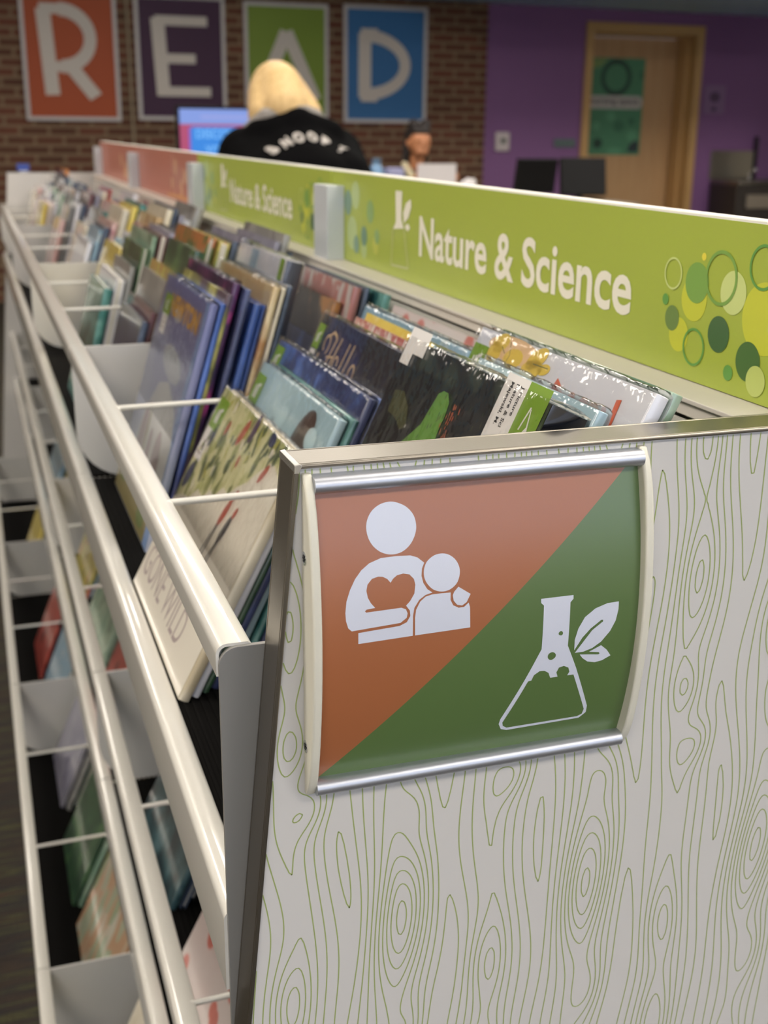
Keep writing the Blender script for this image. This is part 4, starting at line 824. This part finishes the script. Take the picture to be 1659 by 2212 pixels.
# ------------------------------------------------------------------ service desk and the things on it
wood_d = mat('desk_laminate', '8E857A', .5)
r = thing('service_desk', (2.4, 5.75, 0), 'long grey service desk standing beyond the shelves', 'desk')
MB().box(.85, 3.55, 5.45, 6.05, .87, .92).build('desktop', wood_d, r, bevel=.004)
MB().box(.9, 3.5, 5.52, 5.56, 0, .87).build('front_panel', mat('desk_front', '5E5850', .6), r)
for x in (.9, 3.46): MB().box(x, x+.04, 5.56, 6.0, 0, .87).build('leg', wood_d, r)
def monitor(cx, y, zc, w_, h_, rz, label, screen=None, tilt=0, name='computer_monitor'):
    r = thing(name, (cx, y, .92), label, 'monitor'); M = Matrix.Translation((cx, y, zc)) @ Matrix.Rotation(R(rz), 4, 'Z') @ Matrix.Rotation(R(tilt), 4, 'X')
    MB().box(-w_/2, w_/2, -.018, .018, -h_/2, h_/2, M).build('housing', mat('monitor_black', '121213', .5, spec=.2), r, bevel=.004)
    MB().tube([(cx, y+.03, .93), (cx, y+.03, zc)], .02, 10).box(cx-.11, cx+.11, y-.08, y+.10, .92, .93).build('stand', dark_m, r)
    return r, M
r, M = monitor(1.365, 5.98, 1.232, .59, .345, 0, 'monitor showing a bright blue and pink page, left of the blonde woman', name='display_monitor')
m = MB(); f = lambda p, q, h: tuple(M @ Vector((-.279+p*.558, -.0183-h, -.157+q*.314)))
em = lambda n, c, e: mat('screen_'+n, '101010', .4, emit=c, es=e)
m.mat(0); m.poly([(0, 0), (1, 0), (1, 1), (0, 1)], f, .0001); m.mat(1); m.poly([(0, .76), (1, .76), (1, 1), (0, 1)], f, .0003)
m.mat(2); m.poly([(.10, .08), (.12, .04), (.72, .04), (.75, .08), (.75, .68), (.72, .72), (.12, .72), (.10, .68)], f, .0003)
m.mat(3); m.poly([(.085, .06), (.105, .06), (.105, .70), (.085, .70)], f, .0003)
m.mat(4); m.text('DISCOVER', lambda p, q, h: tuple(M @ Vector((-.279+.085+p, -.0190, .012+q))), width=.27, height=.045, bold=.02)
m.text('YOUR', lambda p, q, h: tuple(M @ Vector((-.279+.13+p, -.0190, -.075+q))), width=.15, height=.05, bold=.02)
m.mat(5); m.poly([(.2, .86), (.9, .86), (.9, .89), (.2, .89)], f, .0005)
m.build('screen', [em('pink', 'C8507E', .45), em('pale', '8CA8F4', .5), em('blue', '2E92F4', .5), em('violet', '9068E0', .45), em('ltblue', '78BEFF', .6), em('pale2', 'B0B4F4', .5)], r)
monitor(3.07, 5.8, 1.055, .262, .19, 8, 'small black screen on the service desk, left of the pair', tilt=10)
monitor(3.37, 5.8, 1.05, .27, .21, -10, 'slightly lighter black screen on the service desk, right of the pair', tilt=-14)
r = thing('water_bottle', (2.15, 5.9, .92), 'blue plastic bottle on the service desk between woman and girl', 'bottle')
MB().lathe([(.036, .92), (.045, .93), (.045, 1.07), (.03, 1.105), (.02, 1.115)], (2.15, 5.9, 0), 20).build('body', mat('bottle_blue', '6C92B8', .2, coat=.5), r, smooth=50)
MB().lathe([(.024, 1.112), (.024, 1.145)], (2.15, 5.9, 0), 20).build('cap', mat('bottle_cap', '5A7894', .4), r, smooth=50)
tag(MB().box(2.21, 2.30, 5.86, 5.95, .92, 1.095).build('tissue_box', mat('lavender_card', 'A4A6CC', .6), bevel=.004), 'lavender cardboard box on the service desk beside the blue bottle', 'box')
r = thing('tea_towel_roll', (2.68, 5.85, .92), 'crumpled white paper ball on the service desk right of the girl', 'paper')
r.name = 'paper_ball'; WORLD[r.name] = (2.68, 5.85, .92)
m = MB(); bm_ = bmesh.new(); bmesh.ops.create_icosphere(bm_, subdivisions=3, radius=.055)
for v in bm_.verts: v.co *= 1+.35*noise.noise(v.co*30); v.co += Vector((2.68, 5.85, .985))
bm_.verts.index_update(); m.add([v.co for v in bm_.verts], [tuple(x.index for x in f.verts) for f in bm_.faces]); bm_.free()
m.build('sheet', mat('white_paper', 'D8D4D4', .7), r, smooth=70)
# ------------------------------------------------------------------ people
skin = mat('skin', 'C8957A', .5); 
def flesh(name, parts, m, parent, voxel, sm=6):
    """capsules and ellipsoids fused into ONE continuous surface"""
    b = MB()
    for p in parts:
        if p[0] == 'c':
            _, path, rad = p; b.tube(path, rad, 16)
            for q, r_ in zip(path, rad): b.ball(q, r_, 14, 8)
        elif p[0] == 'e': b.ball(p[1], p[2], 24, 16, p[3] if len(p) > 3 else None)
    o = b.build(name, m, parent)
    rm = o.modifiers.new('remesh', 'REMESH'); rm.mode = 'VOXEL'; rm.voxel_size = voxel; rm.use_smooth_shade = True
    s_ = o.modifiers.new('smooth', 'SMOOTH'); s_.factor = .5; s_.iterations = sm
    return o
def hand(w_, d, up, s=1.0):
    """palm and five bent fingers; w_ wrist, d pointing direction, up back-of-hand normal"""
    d = Vector(d).normalized(); up = Vector(up).normalized(); sd = d.cross(up).normalized(); w_ = Vector(w_); out = []
    palm = w_+d*.05*s
    out.append(('c', [w_, w_+d*.03*s, palm+d*.03*s], [.026*s, .03*s, .032*s])); out.append(('c', [palm-sd*.025*s, palm+sd*.025*s], [.017*s, .017*s]))
    for i, (o_, L) in enumerate(((-.030, .066), (-.010, .078), (.010, .074), (.029, .058))):
        a = palm+d*.035*s+sd*o_*s; b_ = a+(d*.9-up*.35).normalized()*L*.5*s; c_ = b_+(d*.6-up*.8).normalized()*L*.5*s
        out.append(('c', [a, b_, c_], [.0105*s, .0095*s, .0082*s]))
    a = w_+d*.03*s-sd*.026*s; out.append(('c', [a, a+(d*.6-sd*.8)*.032*s, a+(d*.95-sd*.8-up*.2)*.058*s], [.013*s, .0115*s, .0095*s]))
    return out
# blonde woman seen from behind, bending over a table
wy = 3.30
wr = thing('person', (1.04, wy-.15, 0), 'blonde person in a black hooded jacket seen from behind, bending forward', 'person')
sh = Vector((1.05, wy+.22, 1.215)); hip = Vector((1.05, wy-.12, .93))
body = [('c', [hip+Vector((-.09, 0, -.02)), (.93, wy-.10, .50), (.93, wy-.18, .09)], [.095, .062, .042]), ('c', [hip+Vector((.09, 0, -.02)), (1.17, wy-.06, .50), (1.17, wy-.14, .09)], [.095, .062, .042]),
        ('c', [(.93, wy-.20, .05), (.93, wy+.0, .035)], [.045, .035]), ('c', [(1.17, wy-.16, .05), (1.17, wy+.04, .035)], [.045, .035]),
        ('e', hip, (.17, .12, .13)), ('c', [hip, hip*.5+sh*.5, sh], [.14, .14, .13]), ('c', [sh+Vector((-.12, 0, 0)), sh+Vector((.12, 0, 0))], [.08, .08]),
        ('c', [sh+Vector((0, .04, .04)), (1.03, wy+.30, 1.33)], [.065, .055]), ('e', (1.025, wy+.33, 1.395), (.078, .098, .108)), ('e', (1.025, wy+.425, 1.36), (.014, .02, .02)), ('e', (.945, wy+.33, 1.385), (.012, .02, .03)), ('e', (1.105, wy+.33, 1.385), (.012, .02, .03)),
        ('c', [sh+Vector((-.15, .02, -.03)), (.90, wy+.33, 1.00), (.96, wy+.55, .92)], [.055, .043, .030]), ('c', [sh+Vector((.15, .02, -.03)), (1.32, wy+.33, 1.00), (1.24, wy+.55, .92)], [.055, .043, .030])]
body += hand((.96, wy+.55, .92), (.3, 1, -.35), (0, .3, 1)); body += hand((1.24, wy+.55, .92), (-.3, 1, -.35), (0, .3, 1))
flesh('body', body, skin, wr, .008)
jk = mat('black_jacket', '070708', .9, spec=.05)
jp = [('c', [hip+Vector((0, 0, -.02)), hip*.5+sh*.5+Vector((0, -.02, 0)), sh+Vector((0, -.01, -.02))], [.185, .19, .165]), ('c', [hip*.45+sh*.55+Vector((-.09, -.01, 0)), sh+Vector((-.155, 0, -.01))], [.165, .10]), ('c', [hip*.45+sh*.55+Vector((.09, -.01, 0)), sh+Vector((.155, 0, -.01))], [.165, .10]),
      ('c', [sh+Vector((-.165, .0, -.03)), (.895, wy+.31, 1.02), (.955, wy+.53, .935)], [.092, .080, .055]), ('c', [sh+Vector((.165, .0, -.03)), (1.33, wy+.31, 1.02), (1.245, wy+.53, .935)], [.088, .078, .050]),
      ('c', [(.93, wy+.17, 1.275), (1.05, wy+.14, 1.30), (1.17, wy+.17, 1.275)], [.055, .07, .055]), ('e', sh+Vector((-.0, .0, .02)), (.15, .10, .10))]
flesh('jacket', jp, jk, wr, .012)
flesh('trousers', [('e', hip+Vector((0, 0, -.03)), (.185, .135, .14)), ('c', [hip+Vector((-.09, 0, -.03)), (.93, wy-.10, .50), (.93, wy-.18, .10)], [.11, .078, .062]), ('c', [hip+Vector((.09, 0, -.03)), (1.17, wy-.06, .50), (1.17, wy-.14, .10)], [.11, .078, .062])], mat('dark_jeans', '23262E', .8), wr, .014)
flesh('shoe', [('c', [(.93, wy-.22, .05), (.93, wy+.02, .045)], [.055, .045])], dark_m, wr, .012); flesh('shoe', [('c', [(1.17, wy-.18, .05), (1.17, wy+.06, .045)], [.055, .045])], dark_m, wr, .012)
# grey fleece hood lining and blonde hair
flesh('hood_lining', [('c', [(.90, wy+.20, 1.29), (.955, wy+.165, 1.335), (1.04, wy+.15, 1.353), (1.12, wy+.17, 1.333), (1.165, wy+.205, 1.29)], [.026, .032, .034, .032, .026])], mat('grey_fleece', '8A8580', .9), wr, .009)
hair_m = mat('blonde_hair', 'D4B078', .6); t = NT(hair_m); tc = t.n('ShaderNodeTexCoord'); mp = t.n('ShaderNodeMapping'); mp.inputs['Scale'].default_value = (60, 60, 5); nn = t.n('ShaderNodeTexNoise'); nn.inputs['Scale'].default_value = 1.5
t.l(tc.outputs['Object'], mp.inputs[0]); t.l(mp.outputs[0], nn.inputs[0]); t.l(t.mix(nn.outputs[0], 'B08C58', 'E6C890'), t.b.inputs['Base Color']); t.bump(nn.outputs[0], .6, .004)
flesh('hair', [('e', (1.025, wy+.315, 1.405), (.094, .112, .112)), ('c', [(1.025, wy+.25, 1.42), (1.02, wy+.20, 1.36), (1.02, wy+.19, 1.33)], [.08, .085, .07]), ('c', [(.985, wy+.27, 1.40), (.955, wy+.21, 1.345), (.94, wy+.20, 1.325)], [.07, .055, .03]), ('c', [(1.06, wy+.27, 1.40), (1.10, wy+.21, 1.345), (1.125, wy+.20, 1.325)], [.07, .055, .03])], hair_m, wr, .009)
# curved lettering on the back of the jacket
m = MB()
th = math.atan2(sh.y-hip.y, sh.z-hip.z)
def backpt(a, b, h=0):
    # a across, b up the back; follows the rounded back
    base = hip*.5+sh*.5; dirn = (sh-hip).normalized(); nrm = Vector((0, -dirn.z, dirn.y)); p = base+dirn*b+Vector((a, 0, 0))
    return p+nrm*(.198-.55*a*a)
word = 'SNOOPY'
for i, ch in enumerate(word):
    ang = R(33-13.2*i); cx0, cz0, rr = -.005, -.12, .20
    ox, oz = -math.sin(ang)*rr*1.0+cx0, math.cos(ang)*rr+cz0
    m.text(ch, lambda p, q, h: tuple(backpt(ox+(p-.02)*math.cos(ang)-q*math.sin(ang), oz+(p-.02)*math.sin(ang)+q*math.cos(ang))), width=.036, height=.052, bold=.05)
tx = m.build('jacket_lettering', mat('grey_applique', 'B4AEA8', .8), wr)
sw = tx.modifiers.new('wrap', 'SHRINKWRAP'); sw.target = [o for o in wr.children if o.name.startswith('jacket') and not o.name.startswith('jacket_l')][0]; sw.wrap_method = 'NEAREST_SURFACEPOINT'; sw.offset = .004; sw.wrap_mode = 'OUTSIDE_SURFACE'
sol = tx.modifiers.new('thick', 'SOLIDIFY'); sol.thickness = .003
r = thing('reading_table', (1.33, 4.07, 0), 'low wooden table the blonde person leans on', 'table')
MB().box(.92, 1.75, 3.80, 4.35, .84, .875).build('tabletop', frame_w, r, bevel=.004)
for x in (.95, 1.67):
    for y in (3.84, 4.27): MB().box(x, x+.05, y, y+.05, 0, .84).build('leg', frame_w, r)
# girl behind the desk
gy = 6.42; gx = 2.575
gr = thing('person', (gx, gy, 0), 'dark-haired child looking down behind the service desk, holding a white sheet', 'person')
k = 1.0
hd = Vector((gx, gy-.04, 1.232)); sk2 = mat('child_skin', 'B87C56', .5)
gb = [('e', (gx, gy, .62), (.14, .11, .12)), ('c', [(gx, gy, .62), (gx, gy, .80), (gx, gy, .96)], [.12, .11, .105]), ('c', [(gx-.11, gy, 1.02), (gx+.11, gy, 1.02)], [.055, .055]), ('c', [(gx, gy, 1.05), (gx, gy-.015, 1.15)], [.045, .042]),
      ('e', hd, (.068, .085, .088)), ('e', hd+Vector((0, -.055, -.055)), (.042, .035, .035)), ('e', hd+Vector((0, -.088, -.018)), (.012, .014, .016)), ('e', hd+Vector((0, -.083, -.048)), (.020, .010, .006)),
      ('e', hd+Vector((-.068, .005, -.01)), (.010, .016, .022)), ('e', hd+Vector((.068, .005, -.01)), (.010, .016, .022)), ('e', hd+Vector((-.028, -.074, .008)), (.014, .010, .008)), ('e', hd+Vector((.028, -.074, .008)), (.014, .010, .008)),
      ('c', [(gx-.15, gy, 1.0), (gx-.17, gy-.12, .97), (gx-.12, gy-.30, 1.0)], [.042, .034, .022]), ('c', [(gx+.15, gy, 1.0), (gx+.17, gy-.12, .97), (gx+.12, gy-.30, 1.0)], [.042, .034, .022]),
      ('c', [(gx-.07, gy, .60), (gx-.08, gy-.30, .58), (gx-.08, gy-.32, .10)], [.075, .052, .036]), ('c', [(gx+.07, gy, .60), (gx+.08, gy-.30, .58), (gx+.08, gy-.32, .10)], [.075, .052, .036]),
      ('c', [(gx-.08, gy-.30, .05), (gx-.08, gy-.44, .035)], [.035, .03]), ('c', [(gx+.08, gy-.30, .05), (gx+.08, gy-.44, .035)], [.035, .03])]
gb += hand((gx-.12, gy-.30, 1.0), (.1, -.6, .5), (-.6, -.4, .4), .8); gb += hand((gx+.12, gy-.30, 1.0), (-.1, -.6, .5), (.6, -.4, .4), .8)
flesh('body', gb, sk2, gr, .006, 4)
flesh('hair', [('e', hd+Vector((0, .025, .03)), (.078, .085, .078)), ('e', hd+Vector((0, -.01, .058)), (.064, .07, .042)), ('e', hd+Vector((-.035, .0, .10)), (.03, .03, .03)), ('e', hd+Vector((.045, .01, .095)), (.035, .03, .03)), ('c', [hd+Vector((-.06, .03, -.02)), hd+Vector((-.075, .03, -.12))], [.03, .02]), ('c', [hd+Vector((.05, .045, -.02)), hd+Vector((.06, .045, -.09))], [.03, .02])], mat('dark_hair', '1E1614', .6), gr, .006, 3)
flesh('jacket', [('c', [(gx, gy, .66), (gx, gy, .96)], [.14, .125]), ('c', [(gx-.11, gy, 1.01), (gx+.11, gy, 1.01)], [.07, .07]), ('c', [(gx-.15, gy, 1.0), (gx-.17, gy-.12, .97), (gx-.125, gy-.28, .995)], [.058, .05, .036]), ('c', [(gx+.15, gy, 1.0), (gx+.17, gy-.12, .97), (gx+.125, gy-.28, .995)], [.058, .05, .036])], mat('dark_child_jacket', '20242A', .8), gr, .01)
flesh('collar', [('c', [(gx-.08, gy-.02, 1.10), (gx-.06, gy-.07, 1.04), (gx-.04, gy-.11, .96)], [.022, .024, .022])], mat('cream_collar', 'C8BC9C', .8), gr, .008)
flesh('trousers', [('e', (gx, gy, .62), (.15, .12, .12)), ('c', [(gx-.07, gy, .60), (gx-.08, gy-.30, .58), (gx-.08, gy-.32, .12)], [.09, .068, .052]), ('c', [(gx+.07, gy, .60), (gx+.08, gy-.30, .58), (gx+.08, gy-.32, .12)], [.09, .068, .052])], mat('dark_jeans', '23262E', .8), gr, .012)
r = thing('desk_chair', (gx, gy+.05, 0), 'plain chair under the dark-haired child', 'chair')
MB().box(gx-.2, gx+.2, gy-.2, gy+.2, .44, .475).build('seat', dark_m, r, bevel=.006)
MB().box(gx-.19, gx+.19, gy+.19, gy+.215, .55, .9).build('backrest', dark_m, r, bevel=.006)
for a in (-.18, .16):
    for b in (-.18, .18): MB().box(gx+a, gx+a+.02, gy+b, gy+b+.02, 0, .44 if b < 0 else .56).build('leg', alu, r)
tag(MB().box(gx-.145, gx+.09, gy-.42, gy-.414, .922, 1.115).build('paper_sheet', mat('white_paper', 'D8D4D4', .7)), 'white sheet of paper held upright by the dark-haired child', 'paper')
